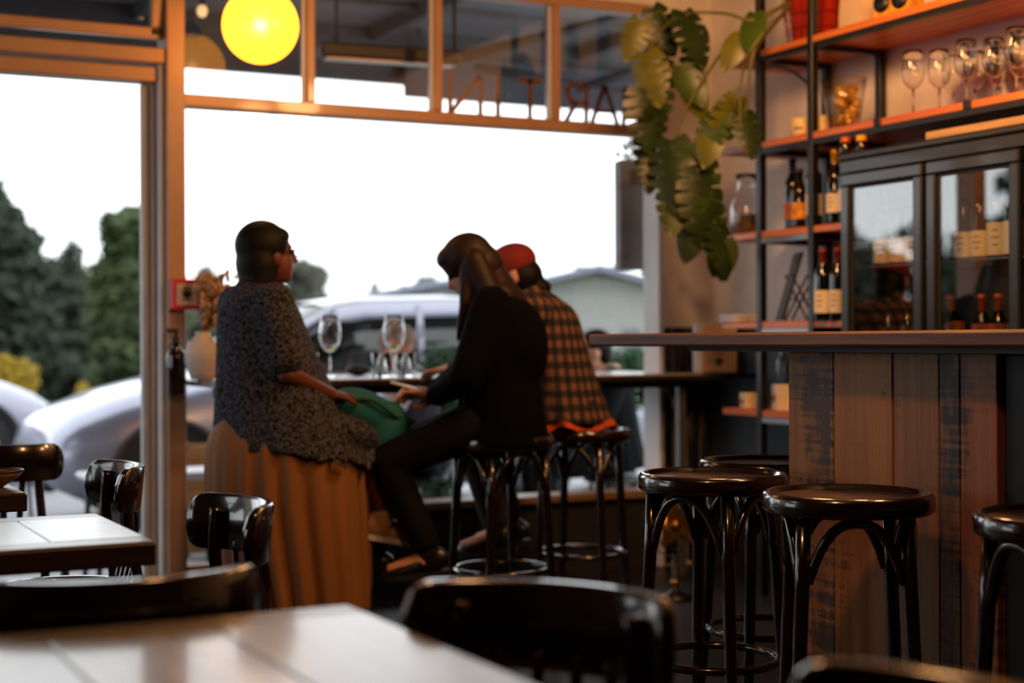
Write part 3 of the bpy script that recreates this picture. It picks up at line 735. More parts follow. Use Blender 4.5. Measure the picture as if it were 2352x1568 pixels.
def leaf_mesh(L_, W_, notches, droop):
    "heart-shaped blade; notches cut slits between its lobes"
    n = 30; vs_ = []; fs = []
    def halfw(t_): return W_ * (math.sin(math.pi*min(1, t_*.90+.10))**.7) * (1-.30*t_)
    for i in range(n+1):
        u = i/n; x = L_*(u-.12); zc_ = -droop*L_*u*u
        vs_.append((x, 0, zc_))
        for s in (-1, 1):
            for q in (.40, 1.0):
                w_ = halfw(u)*q
                if q == 1.0 and notches and 5 <= i <= n-5 and (i + (2 if s > 0 else 0)) % 5 == 0: w_ = halfw(u)*.44
                back = -.10*L_*q*(1-u)
                vs_.append((x+back+.08*L_*q*u, s*w_, zc_ + .10*w_*q - .25*abs(w_)*q*q))
    for i in range(n):
        a, b_ = i*5, (i+1)*5
        fs += [(a, b_, b_+1, a+1), (a+1, b_+1, b_+2, a+2), (a, a+3, b_+3, b_), (a+3, a+4, b_+4, b_+3)]
    return vs_, fs
rl = random.Random(11)
spots = [  # px, py, depth, tip angle in the view plane (deg, 0 = right, -90 = down), length, colour, split
    (1470, 85, 6.95, -110, .19, 2, 1), (1508, 60, 6.98, -60, .22, 0, 1), (1520, 120, 7.0, -95, .26, 0, 1), (1580, 70, 6.9, -70, .27, 0, 1),
    (1610, 120, 6.95, -100, .22, 0, 1), (1735, 70, 6.55, -105, .17, 1, 0), (1490, 165, 6.9, -80, .24, 2, 1), (1515, 215, 6.95, -95, .28, 1, 1),
    (1480, 250, 6.9, -80, .28, 0, 1), (1510, 300, 6.92, -100, .26, 0, 1), (1575, 190, 6.9, -65, .20, 1, 0), (1590, 225, 6.92, -65, .18, 2, 0),
    (1690, 270, 6.7, -110, .24, 2, 1), (1655, 300, 6.72, -125, .22, 1, 1), (1715, 300, 6.68, -80, .2, 0, 1), (1640, 330, 6.75, -110, .18, 2, 0),
    (1545, 370, 6.85, -90, .32, 0, 1), (1585, 390, 6.82, -75, .32, 1, 1), (1610, 440, 6.8, -85, .32, 0, 1), (1560, 450, 6.85, -100, .26, 1, 1),
    (1630, 500, 6.8, -70, .28, 1, 1), (1600, 540, 6.82, -110, .2, 0, 0), (1655, 560, 6.8, -80, .24, 0, 1), (1665, 590, 6.8, -95, .18, 1, 0),
    (1500, 390, 6.95, -95, .18, 0, 1), (1700, 120, 6.6, -120, .16, 2, 0), (1645, 610, 6.83, -90, .12, 1, 0)]
rt = Vector((CA, -SA, 0)); fw = Vector((SA, CA, 0)); upv = Vector((0, 0, 1))
tips = []
for (px, py, d, ang, L_, ci, sp) in spots:
    c = at(px, py - 30, d) - pr
    dirv = (rt*math.cos(R(ang)) + upv*math.sin(R(ang)) + fw*rl.uniform(-.35, .25)).normalized()
    nrm = (-fw + rt*rl.uniform(-.7, .7) + upv*rl.uniform(.1, .7)); nrm = (nrm - dirv*nrm.dot(dirv)).normalized()
    sd = nrm.cross(dirv)
    Mx = Matrix((dirv, sd, nrm)).transposed().to_4x4(); Mx.translation = c
    v_, f_ = leaf_mesh(L_, L_*.42, sp, rl.uniform(.1, .3))
    MB().add(v_, f_, True, Mx).build('leaf', lms[ci], t); tips.append(c)
hub = Vector((-.06, .06, .22))
main = [bez([hub, at(1740, 45, 6.55)-pr, at(1660, 30, 6.75)-pr, at(1560, 40, 6.95)-pr, at(1490, 130, 6.98)-pr, at(1495, 330, 6.95)-pr], 8),
        bez([hub, at(1735, 120, 6.55)-pr, at(1715, 250, 6.65)-pr, at(1640, 300, 6.78)-pr], 8),
        bez([hub, at(1720, 60, 6.6)-pr, at(1640, 150, 6.8)-pr, at(1560, 300, 6.9)-pr, at(1590, 400, 6.85)-pr, at(1640, 580, 6.83)-pr], 8),
        bez([hub, at(1745, 90, 6.5)-pr, at(1708, 170, 6.62)-pr, at(1700, 330, 6.68)-pr], 8)]
for mpath in main: MB().tube(mpath, [lerp(.008, .004, i/len(mpath)) for i in range(len(mpath))], 7).build('vine', smt, t)
allp = [q for m_ in main for q in m_]
for c in tips:
    q = min(allp, key=lambda v_: (v_ - c - Vector((0, 0, .06))).length)
    if (q-c).length > .015: MB().tube(bez([q, q.lerp(c, .5) + Vector((0, 0, .03)), c], 5), .003, 6).build('leaf_stalk', smt, t)

# ------------------------------------------------------------------ other things on the shelves
def onshelf(px, d, z, back=None):
    p = at(px, 300, d)
    if back is not None: x = XF + back; p = Vector((x, p.y*x/p.x, 0))
    return (p.x, p.y, z + .001)
t = thing('paper_bag', 'tall cream paper bag on the top shelf right of the red pot', 'bag', onshelf(1975, 6.2, SZ[4], .2))
bm = P('cream_paper', (232, 206, 168), .8, var=.06, bump=.2, bscale=12)
b = MB().loft([[(-.05, -.07, 0), (.05, -.07, 0), (.05, .07, 0), (-.05, .07, 0)], [(-.052, -.072, .1), (.05, -.07, .1), (.052, .07, .1), (-.048, .072, .1)], [(-.03, -.072, .26), (.03, -.072, .26), (.03, .072, .26), (-.03, .072, .26)]], smooth=False)
b.build('body', bm, t); MB().box((-.032, -.074, .255), (.032, .074, .285), .004).build('folded_top', bm, t)
t = thing('yellow_tin', 'yellow box with black round lids on the top shelf', 'box', onshelf(2068, 6.0, SZ[4], .08), R(10))
MB().box((-.05, -.09, 0), (.05, .09, .12), .006).build('body', LAB['yellow'], t)
for y in (-.045, .045): MB().lathe([(.002, 0), (.04, 0), (.04, .006), (.002, .006)], 24, M=Matrix.Translation((-.0505, y, .06)) @ Matrix.Rotation(R(-90), 4, 'Y')).build('lid', M['black'], t)
t = thing('ice_bucket', 'clear flared ice bucket with crumpled gold foil on the second shelf', 'bucket', onshelf(1940, 6.35, SZ[3], .11))
MB().lathe([(.06, 0), (.064, .002), (.082, .12), (.097, .225), (.093, .225), (.079, .12), (.061, .01), (.002, .01)], 32).build('body', M['plas'], t)
b = MB(); rr_ = random.Random(5)
for k in range(14):
    b.ell((rr_.uniform(-.035, .035), rr_.uniform(-.035, .035), rr_.uniform(.04, .17)), (.03, .025, .045), Euler((rr_.uniform(-1, 1), rr_.uniform(-1, 1), 0)).to_matrix(), 8, 5)
b.build('foil', P('crumpled_gold', (240, 196, 96), .35, metal=.3, c2=(130, 92, 44), scale=22), t)
for px, nm in ((1843, 'squat cream pot left of the rack post on the second shelf'), (1880, 'squat cream pot right of the rack post on the second shelf')):
    t = thing('cream_pot', nm, 'pot', onshelf(px, 6.5, SZ[3], .05 if px < 1860 else .07), 0, 'squat cream pots')
    MB().lathe([(.04, 0), (.043, .003), (.05, .03), (.048, .07), (.045, .078), (.002, .08)], 24).build('body', P('cream_glaze', (240, 216, 160), .5), t)
    pm = MB()
    for q in range(5):
        a = math.pi + R(34) + (q-2)*.16
        pm.box((-.0006, -.0025, 0), (.0006, .0025, .012), M=Matrix.Translation((math.cos(a)*.0502, math.sin(a)*.0502, .026)) @ Matrix.Rotation(a, 4, 'Z'))
    pm.build('print', ink, t)
t = thing('glass_jug', 'large clear glass jug at the far end of the middle shelf', 'jug', onshelf(1716, 6.85, SZ[2], .13))
MB().lathe([(.06, 0), (.066, .004), (.08, .06), (.078, .14), (.05, .2), (.042, .25), (.052, .29), (.049, .29), (.039, .25), (.047, .2), (.074, .14), (.076, .06), (.06, .012), (.002, .012)], 28).build('body', M['gobl'], t)
MB().lathe([(.002, .013), (.058, .013), (.073, .06), (.071, .1), (.002, .1)], 24).build('content', P('pale_gold_liquid', (226, 176, 90), .1, trans=.7), t)
MB().tube(bez([(.05, 0, .23), (.1, 0, .21), (.1, 0, .14), (.076, 0, .11)], 6), .007, 8).build('handle', M['gobl'], t)
t = thing('folded_towels', 'white folded towels at the far end of the lower shelf', 'towel', onshelf(1706, 6.85, SZ[1], .12))
for k in range(2): MB().box((-.09, -.07+.006*k, .019*k), (.09, .07, .018+.019*k), .008).build('towel', M['white'], t)
t = thing('menu_stand', 'black wire cross stand holding a leaning black menu board', 'stand', onshelf(1822, 6.6, SZ[1], .10), R(-27))
MB().box((-.006, -.09, 0), (.006, .09, .31), .002, M=Matrix.Translation((-.06, 0, .006)) @ Matrix.Rotation(R(16), 4, 'Y')).build('board', M['black'], t)
for s in (-1, 1):
    for y in (-.08, .08):
        MB().tube([(-.05*s+.03, y, .004), (.05*s+.03, y, .21)], .005, 8).build('wire_leg', M['black'], t)
MB().tube([(.0, -.08, .1), (.0, .08, .1)], .004, 8).tube([(.06, -.08, .1), (.06, .08, .1)], .003, 8).build('wire_tie', M['black'], t)
for px, w_, h_, dz, nm, c in ((1728, .085, .07, 0, 'small cream carton at the left on the lowest shelf', LAB['cream']), (1802, .08, .115, 0, 'stacked white carton with red print on the lowest shelf', LAB['white'])):
    t = thing('carton', nm, 'box', onshelf(px, 6.7, SZ[0], .06), R(-20), 'cartons on the lowest shelf')
    MB().box((-.05, -w_/2, 0), (.05, w_/2, h_), .003).build('box', c, t)
    MB().box((-.0512, -w_/2+.01, h_*.35), (-.0501, w_/2-.01, h_*.6)).build('print_band', LAB['orange'], t)
bottle(*onshelf(1800, 6.55, SZ[0], .2), 'clear glass bottle on the lowest shelf beside the pedestal', 'clear', None, None, .036, .32, group=None)
# printed gift box on the dark end of the ledge
p = at(1628, 850, 7.35)
t = thing('gift_box', 'cream box with an orange flower picture on the dark end of the ledge', 'box', (4.37, 6.32, .985), R(-24))
MB().box((-.08, -.05, 0), (.09, .05, .24), .003).build('box', P('cream_card', (222, 178, 128), .7), t)
MB().box((-.115, -.05, 0), (-.081, .05, .24), .002).build('side_panel', M['white'], t)
pf = MB()
for q in range(9):
    a = 2*math.pi*q/9
    pf.prism([(math.cos(a+u)*r_*.04, math.sin(a+u)*r_*.05) for u, r_ in ((0, .35), (.28, 1), (.5, .9), (.7, .35))], .0005, Matrix.Translation((.005, -.0501, .12)) @ Matrix.Rotation(R(90), 4, 'X'))
pf.build('flower_print', P('orange_print', (196, 92, 36), .7), t)
MB().prism([(math.cos(u)*.02*(1+.4*math.sin(3*u)), math.sin(u)*.022) for u in [i*.45 for i in range(14)]], .0008, Matrix.Translation((.0, -.0501, .05)) @ Matrix.Rotation(R(90), 4, 'X')).build('leaf_print', P('dark_print', (60, 50, 36), .7), t)
# brass fan on the floor beyond the stools
p = at(1548, 1215, 6.75)
t = thing('floor_fan', 'small brass bladed floor fan standing in the dark behind the stools', 'fan', (p.x, p.y, 0), -YAW)
br = P('brass', (206, 146, 66), .3, metal=.9, var=.2)
MB().lathe([(.09, 0), (.09, .012), (.03, .03), (.012, .05), (.012, .2)], 24).build('stand', M['black'], t)
MB().lathe([(.012, .06), (.02, .065), (.02, .08), (.012, .085)], 16).build('height_knob', br, t)
for q in range(5):
    a = 2*math.pi*q/5+.4
    v_, f_ = leaf_mesh(.12, .04, 0, .05)
    dirv = Vector((math.cos(a), 0, math.sin(a))); nr = Vector((.35*math.sin(a), -1, -.35*math.cos(a))).normalized(); nr = (nr-dirv*nr.dot(dirv)).normalized()
    Mx = Matrix((dirv, nr.cross(dirv), nr)).transposed().to_4x4(); Mx.translation = (0, -.02, .33)
    MB().add(v_, f_, True, Mx).build('blade', br, t)
MB().ell((0, -.02, .33), (.025, .03, .025)).build('hub', br, t)
MB().tube([(0, 0, .2), (0, .02, .26), (0, .01, .33)], .01, 8).build('neck', M['black'], t)
cg = MB()
for rr_ in (.06, .1, .14):
    for y in (-.06, .02): cg.tube([(math.cos(i*math.pi/14)*rr_, y, .33+math.sin(i*math.pi/14)*rr_) for i in range(28)], .0018, 5, closed=True)
for q in range(14):
    a = 2*math.pi*q/14; c_, s_ = math.cos(a), math.sin(a)
    cg.tube([(c_*.02, -.06, .33+s_*.02), (c_*.14, -.06, .33+s_*.14), (c_*.14, .02, .33+s_*.14), (c_*.02, .04, .33+s_*.02)], .0018, 5)
cg.build('wire_guard', M['black'], t)
# ------------------------------------------------------------------ people
def cap_tube(mb, a, b, ra, rb, n=6, seg=14):
    a, b = Vector(a), Vector(b)
    mb.tube([a.lerp(b, i/n) for i in range(n+1)], [lerp(ra, rb, i/n) for i in range(n+1)], seg)
    mb.ell(a, (ra,)*3, seg=seg, rings=8); mb.ell(b, (rb,)*3, seg=seg, rings=8)
def frame(fwd, up):
    f_ = Vector(fwd).normalized(); u = Vector(up); u = (u - f_*u.dot(f_)).normalized()
    return Matrix((f_, u.cross(f_), u)).transposed()       # x forward, y left, z up
def add_hand(mb, wrist, direction, palm_n, curl=.9, side=1):
    "palm, four unequal bent fingers and a thumb leaving the side of the palm"
    F = frame(direction, palm_n); w_ = Vector(wrist)
    Tm = Matrix.Translation(w_) @ F.to_4x4()
    mb.ell((.045, 0, 0), (.052, .041, .016), seg=14, rings=8, M=Tm)
    for k, (y, L_) in enumerate(((.030, .068), (.010, .078), (-.010, .073), (-.029, .057))):
        pts = [Vector((.06, y*.8, 0))]; a = curl*.25; p_ = Vector((.085, y, 0)); pts.append(p_.copy())
        for s_ in (.45, .32, .23):
            p_ = p_ + Vector((math.cos(a), 0, -math.sin(a)))*L_*s_; pts.append(p_.copy()); a += curl*.55
        mb.tube(pts, [.0105, .0105, .0098, .009, .0078], 8, M=Tm)
        mb.ell(pts[-1], (.0078,)*3, seg=8, rings=6, M=Tm)
    th = [Vector((.015, .025*side, -.004)), Vector((.038, .052*side, -.012)), Vector((.062, .060*side, -.024)), Vector((.08, .055*side, -.034))]
    mb.tube(th, [.014, .0125, .011, .009], 8, M=Tm); mb.ell(th[-1], (.009,)*3, seg=8, rings=6, M=Tm)
def add_head(mb, c, fwd, up, s=1.0):
    F = frame(fwd, up); T = Matrix.Translation(c) @ F.to_4x4() @ Matrix.Scale(s, 4)
    mb.ell((-.012, 0, .03), (.097, .075, .088), seg=24, rings=14, M=T)          # skull
    mb.ell((.022, 0, -.035), (.068, .062, .082), seg=20, rings=12, M=T)         # face
    mb.ell((.048, 0, -.088), (.032, .036, .026), seg=14, rings=8, M=T)          # jaw and chin
    mb.tube([(.080, 0, .012), (.094, 0, -.012), (.104, 0, -.030), (.088, 0, -.037)], [.009, .011, .0135, .012], 10, M=T)   # nose
    mb.ell((.083, 0, -.058), (.012, .022, .0065), seg=12, rings=6, M=T); mb.ell((.081, 0, -.069), (.012, .019, .007), seg=12, rings=6, M=T)   # lips
    mb.ell((.074, 0, .022), (.017, .05, .010), seg=12, rings=6, M=T)            # brow
    for s_ in (-1, 1):
        mb.ell((.0, .074*s_, -.012), (.02, .009, .032), seg=12, rings=8, M=T)   # ears
    return T
def eyes(T, root):
    for s_ in (-1, 1):
        e = MB().ell((.078, .031*s_, .004), (.0125, .0135, .010), seg=12, rings=8, M=T); e.build('eye', M_eye, root)
M_eye = P('eye', (40, 30, 26), .15)
def torso(mb, pel, chest, neck, wdt, dep, n=10, seg=22, sh=None):
    "elliptical trunk through pelvis, chest and base of the neck; x is depth, y width"
    pts = bez([pel, Vector(pel).lerp(chest, .5), chest, neck], n)
    rings = []
    for i, p_ in enumerate(pts):
        t_ = i/(len(pts)-1)*3
        j = min(int(t_), 2); q = t_-j
        w_ = lerp(wdt[j], wdt[j+1], q); d_ = lerp(dep[j], dep[j+1], q)
        tn = (pts[min(i+1, len(pts)-1)] - pts[max(i-1, 0)]).normalized(); xa = Vector((1, 0, 0)); xa = (xa - tn*xa.dot(tn)).normalized(); ya = tn.cross(xa)
        rings.append([p_ + xa*math.cos(2*math.pi*k/seg)*d_ + ya*math.sin(2*math.pi*k/seg)*w_ for k in range(seg)])
    mb.loft(rings)
def body(root, J, skin, head_s=1.0, feet=True):
    mb = MB()
    torso(mb, J['pel'], J['chest'], J['neck'], [.155, .135, .155, .07], [.11, .10, .115, .06])
    for s_, k in ((1, 'L'), (-1, 'R')):
        sh, el, wr, kn, an = (Vector(J[x+k]) for x in ('sh', 'el', 'wr', 'kn', 'an'))
        mb.ell(sh, (.058, .055, .058)); cap_tube(mb, Vector(J['neck']).lerp(sh, .3), sh, .05, .05)
        cap_tube(mb, sh, el, .046, .037); cap_tube(mb, el, wr, .038, .025)
        add_hand(mb, wr, J['hd'+k], J['hn'+k], 1.0, s_ * J.get('ths', 1))
        hip = Vector(J['pel']) + Vector((0, .09*s_, -.02))
        cap_tube(mb, hip, kn, .082, .056); cap_tube(mb, kn, kn.lerp(an, .35), .056, .054); cap_tube(mb, kn.lerp(an, .35), an, .054, .034)
        td = Vector(J['toe'+k]).normalized()
        mb.tube([an - td*.05 + Vector((0, 0, -.03)), an + Vector((0, 0, -.045)), an + td*.09 + Vector((0, 0, -.06)) , an + td*.16 + Vector((0, 0, -.065))], [.032, .04, .036, .022], 12)
    cap_tube(mb, J['neck'], Vector(J['head']) + Vector((0, 0, -.06)), .05, .045)
    T = add_head(mb, J['head'], J['face'], J['hup'], head_s)
    fuse(mb, 'body', skin, root, .0075, 2); eyes(T, root)
    return T
def leg_cloth(mb, J, k, s_, r0=.095, r1=.07, r2=.05, to=1.0):
    hip = Vector(J['pel']) + Vector((0, .09*s_, -.02)); kn, an = Vector(J['kn'+k]), Vector(J['an'+k])
    cap_tube(mb, hip, kn, r0, r1); cap_tube(mb, kn, kn.lerp(an, to), r1, r2)
def shoe(root, J, k, m, sole):
    an, td = Vector(J['an'+k]), Vector(J['toe'+k]).normalized(); dn = Vector((0, 0, -1)); dn = (dn - td*dn.dot(td)).normalized(); sd = td.cross(dn)
    mb = MB()
    secs = [(-.075, .022, .03, .05), (-.055, .034, .05, .045), (0, .036, .06, .05), (.06, .042, .045, .065), (.12, .044, .034, .078), (.165, .036, .026, .084), (.188, .016, .016, .086)]
    rings = []
    for x, w_, h_, z in secs:
        c_ = an + td*x + dn*(z - .005)
        rings.append([c_ + sd*math.cos(2*math.pi*i/16)*w_ - dn*math.sin(2*math.pi*i/16)*h_*.8 for i in range(16)])
    mb.loft(rings); cap_tube(mb, an + dn*.05, an + dn*.005, .042, .044)
    o = fuse(mb, 'shoe', m, root, .007, 2)
    sb = MB(); b_ = an + dn*.092
    pl = [(-.075, .02), (-.06, .034), (0, .037), (.07, .044), (.13, .045), (.17, .035), (.19, .012)]
    ring = [b_ + td*x + sd*y for x, y in pl] + [b_ + td*x - sd*y for x, y in reversed(pl)]
    sb.loft([[q - dn*.008 for q in ring], [q + dn*.014 for q in ring]], smooth=False); sb.build('sole', sole, o)
    return o
def add_folds(mb_rings, amp, n): pass
SK_D = P('brown_skin', (104, 58, 42), .5, var=.1); SK_L = P('light_skin', (206, 150, 124), .5, var=.1)
knit = P('grey_fleck_knit', (88, 90, 100), .95, spec=.1, c2=(13, 13, 16), scale=95, ramp=(.38, .62), bump=.8, bscale=120, det=2)
HAIRD = P('black_hair', (14, 12, 12), .6, spec=.2, c2=(8, 7, 7), scale=40, stretch=(8, 8, 1))
HAIRB = P('brown_hair', (44, 26, 19), .55, spec=.25, c2=(22, 13, 10), scale=30, stretch=(8, 8, 1))
blackknit = P('black_wool', (6, 7, 7), .95, spec=.08, var=.3, bump=.3, bscale=90)
blacktrs = P('black_denim', (14, 13, 14), .8, spec=.15, var=.2)
tan = P('tan_cotton', (140, 92, 50), .8, var=.15, scale=3, stretch=(6, 6, .6))
cream_sh = P('beige_canvas', (206, 160, 128), .7, var=.1)

# --- woman in the grey knit and tan skirt
q = at(586, 1000, 5.75)
wa = thing('person', 'person in a grey fleck knit and long tan skirt seated on a bar stool', 'person', (q.x, q.y, 0), R(8))
J = dict(pel=(0, 0, .875), chest=(-.02, 0, 1.14), neck=(.0, 0, 1.335), head=(.06, 0, 1.475), face=(1, -.10, .14), hup=(-.1, 0, 1),
         shL=(.0, .17, 1.29), shR=(.0, -.17, 1.29), elL=(.10, .23, 1.03), elR=(.02, -.22, 1.03), wrL=(.33, .12, .95), wrR=(.25, -.14, .945),
         hdL=(1, -.3, -.15), hdR=(1, .25, -.12), hnL=(0, 0, 1), hnR=(0, 0, 1),
         knL=(.42, .12, .74), knR=(.43, -.08, .74), anL=(.36, .12, .36), anR=(.50, -.09, .47), toeL=(1, 0, -.1), toeR=(1, -.05, -.22))
T = body(wa, J, SK_D)
hb = MB(); Mh = T
hb.ell((-.026, 0, .042), (.104, .090, .096), seg=24, rings=14, M=Mh); hb.ell((-.052, 0, -.03), (.082, .094, .10), seg=22, rings=12, M=Mh)
hb.ell((-.066, 0, -.095), (.066, .090, .07), seg=20, rings=10, M=Mh); hb.ell((.03, 0, .066), (.058, .072, .040), seg=16, rings=10, M=Mh); hb.ell((-.09, 0, -.125), (.05, .08, .045), seg=16, rings=10, M=Mh)
for s_ in (-1, 1): hb.ell((-.055, .066*s_, -.055), (.05, .024, .085), seg=14, rings=10, M=Mh)
fuse(hb, 'hair', HAIRD, wa, .009, 3)
gl = MB()
for s_ in (-1, 1):
    gl.tube([(.098 + .0*math.cos(u), .033*s_ + math.cos(u)*.023, .002 + math.sin(u)*.019) for u in [i*math.pi/9 for i in range(18)]], .0022, 6, closed=True, M=Mh)
    gl.tube([(.098, .055*s_, .006), (.0, .082*s_, .006)], .002, 6, M=Mh)
gl.tube([(.098, -.011, .004), (.098, .011, .004)], .002, 6, M=Mh); gl.build('glasses', M['black'], wa)
# knit: trunk with loose back and slanted hem
def tunic(hem, rx0, rx1, cx0, cx1, ry0, ry1, top, n=22, seg=56, fold=.012, folds=13, pw=.8):
    rings = []
    for i in range(n+1):
        v_ = i/n; rg = []
        for k in range(seg):
            a = 2*math.pi*k/seg; z = lerp(hem(a), top, v_)
            w_ = v_**pw
            env = 1.0 if v_ < .80 else math.sqrt(max(.06, 1 - ((v_-.80)/.205)**2))
            rx = lerp(rx0, rx1, w_)*env; ry = lerp(ry0, ry1, w_)*env
            cx = lerp(cx0, cx1, w_)
            f_ = 1 + fold/.2*(1-v_)*math.sin(folds*a + 1.3*math.sin(3*a))
            rg.append((cx + rx*math.cos(a)*f_, ry*math.sin(a)*f_, z))
        rings.append(rg)
    return rings
hem = lambda a: .765 - .025*math.cos(a-3.14) - .13*math.exp(-((a-5.15)/.65)**2)
tb = MB().loft(tunic(hem, .345, .125, .185, -.005, .285, .185, 1.375, pw=.55, fold=.004, folds=11))
for s_, k in ((1, 'L'), (-1, 'R')):
    sh, el = Vector(J['sh'+k]), Vector(J['el'+k]); cap_tube(tb, sh + Vector((0, -.01*s_, .0)), sh.lerp(el, .78), .08, .074)
    tb.tube([sh.lerp(el, .5), sh.lerp(el, .9)], [.066, .068], 16)
cap_tube(tb, (-.01, 0, 1.30), (.0, 0, 1.362), .09, .066)
tb.ell((.30, -.07, .80), (.20, .15, .085), Euler((0, .25, 0)).to_matrix())
fuse(tb, 'knit_top', knit, wa, .012, 8)
rings = []
for z, cx, rx, ry, fo in ((.93, .02, .13, .15, 0), (.88, .06, .20, .18, .01), (.84, .11, .26, .2, .012), (.80, .13, .30, .225, .02), (.76, .13, .31, .235, .035), (.68, .13, .315, .24, .045), (.55, .135, .32, .245, .06), (.40, .15, .31, .245, .065), (.25, .165, .295, .25, .07), (.12, .175, .28, .255, .075)):
    rings.append([(cx + rx*math.cos(a)*(1+fo*(.55+.45*math.sin(3*a+1))*math.sin(23*a+2*math.sin(2*a))), ry*math.sin(a)*(1+fo*(.55+.45*math.sin(3*a+1))*math.sin(23*a+2*math.sin(2*a))), z) for a in [2*math.pi*k/184 for k in range(184)]])
sk_ = MB().loft(rings[::-1], cap=False); sk_.add(rings[0], [list(range(184))], True); sk_.build('skirt', tan, wa)
shoe(wa, J, 'R', cream_sh, M['white']); shoe(wa, J, 'L', cream_sh, M['white'])
stool(q.x+.07, q.y, .3, 'bar stool hidden under the tan skirt', 'bentwood bar stools at the window')
# teal bag on her lap
t = thing('teal_bag', 'soft teal cloth bag lying on the lap of the woman in grey', 'bag', (wa.location.x, wa.location.y, .80), R(8))
mb = MB(); mb.ell((.42, -.10, .07), (.17, .075, .085), Euler((0, .38, 0)).to_matrix()); mb.ell((.50, -.11, .0), (.10, .07, .12), Euler((0, .3, 0)).to_matrix()); mb.ell((.33, -.09, .11), (.09, .06, .05))
mb.ell((.585, -.12, .03), (.05, .03, .02))
fuse(mb, 'cloth', P('teal_cloth', (8, 96, 108), .8, var=.2, bump=.3, bscale=14), t, .012, 3)
MB().tube(bez([(.30, -.13, .12), (.40, -.185, .12), (.50, -.18, .06), (.56, -.15, .04)], 6), .007, 8).build('seam_cord', P('dark_teal', (12, 66, 62), .8), t)

# --- person in black with long brown hair, head bowed
q = at(1150, 1000, 6.0)
wb_ = thing('person', 'person in a black jumper with long brown hair looking down at a phone', 'person', (q.x, q.y, 0), R(152))
J = dict(pel=(0, 0, .875), chest=(.015, 0, 1.14), neck=(.06, 0, 1.325), head=(.125, 0, 1.435), face=(1, -.1, -.62), hup=(.55, 0, 1),
         shL=(.03, .17, 1.275), shR=(.04, -.17, 1.275), elL=(.12, .245, 1.01), elR=(.14, -.23, 1.02), wrL=(.26, .07, .93), wrR=(.27, -.05, .94),
         hdL=(1, -.25, .1), hdR=(1, .3, .1), hnL=(.0, -.5, 1), hnR=(.0, .5, 1), ths=-1,
         knL=(.44, .12, .68), knR=(.53, -.06, .66), anL=(.28, .13, .345), anR=(.51, -.06, .30), toeL=(1, .1, -.1), toeR=(1, 0, -.15))
T = body(wb_, J, SK_L)
hb = MB(); hb.ell((-.015, 0, .038), (.108, .092, .098), seg=24, rings=14, M=T); hb.ell((.045, 0, .075), (.055, .07, .045), seg=16, rings=10, M=T)
hb.ell((-.05, 0, -.02), (.085, .09, .09), seg=20, rings=12, M=T)
fuse(hb, 'hair', HAIRB, wb_, .009, 3)
ho = wb_.children[-1]
sb = MB()
for s_ in (-1, 1):
    cap_tube(sb, (.10, .075*s_, 1.46), (.03, .10*s_, 1.30), .05, .052); cap_tube(sb, (.03, .10*s_, 1.30), (.0, .12*s_, 1.17), .052, .03)
    cap_tube(sb, (.13, .078*s_, 1.43), (.135, .095*s_, 1.30), .03, .026); cap_tube(sb, (.135, .095*s_, 1.30), (.165, .10*s_, 1.15), .024, .011)
cap_tube(sb, (.05, 0, 1.39), (-.03, 0, 1.27), .085, .085); cap_tube(sb, (-.03, 0, 1.28), (-.10, 0, 1.10), .085, .05)
cap_tube(sb, (-.01, .06, 1.32), (-.09, .08, 1.13), .055, .03); cap_tube(sb, (-.01, -.06, 1.32), (-.09, -.08, 1.13), .055, .03)
fuse(sb, 'long_strands', HAIRB, ho, .011, 3)
tb = MB().loft(tunic(lambda a: .74, .185, .13, -.01, .02, .225, .175, 1.36, fold=.006, folds=9))
for s_, k in ((1, 'L'), (-1, 'R')):
    sh, el, wr = Vector(J['sh'+k]), Vector(J['el'+k]), Vector(J['wr'+k])
    cap_tube(tb, sh + Vector((0, -.01*s_, 0)), el, .085, .07); cap_tube(tb, el, el.lerp(wr, .9), .068, .047)
tb.ell((-.05, 0, 1.12), (.14, .19, .2)); cap_tube(tb, (.03, 0, 1.27), (.06, 0, 1.345), .1, .068)
fuse(tb, 'jumper', blackknit, wb_, .012, 3)
tb = MB(); tb.ell((0, 0, .86), (.15, .18, .12))
for s_, k in ((1, 'L'), (-1, 'R')): leg_cloth(tb, J, k, s_, .1, .075, .058, .92)
fuse(tb, 'trousers', blacktrs, wb_, .012, 3)
boot = P('black_boot', (18, 17, 18), .4, coat=.3)
shoe(wb_, J, 'L', boot, M['rubber']); shoe(wb_, J, 'R', boot, M['rubber'])
stool(q.x, q.y, .1, 'bar stool under the person in the black jumper', 'bentwood bar stools at the window')
hp_ = wb_.matrix_basis @ Vector((.34, .0, .955))
t = thing('phone', 'small pale phone held in the lap of the person in black', 'phone', tuple(hp_), R(152))
MB().box((-.03, -.035, 0), (.10, .035, .008), .003, M=Matrix.Rotation(R(-16), 4, 'Y')).build('case', M['white'], t)
MB().box((-.025, -.031, .0081), (.095, .031, .009), 0, M=Matrix.Rotation(R(-16), 4, 'Y')).build('screen', P('phone_screen', (210, 215, 225), .15, coat=.5), t)

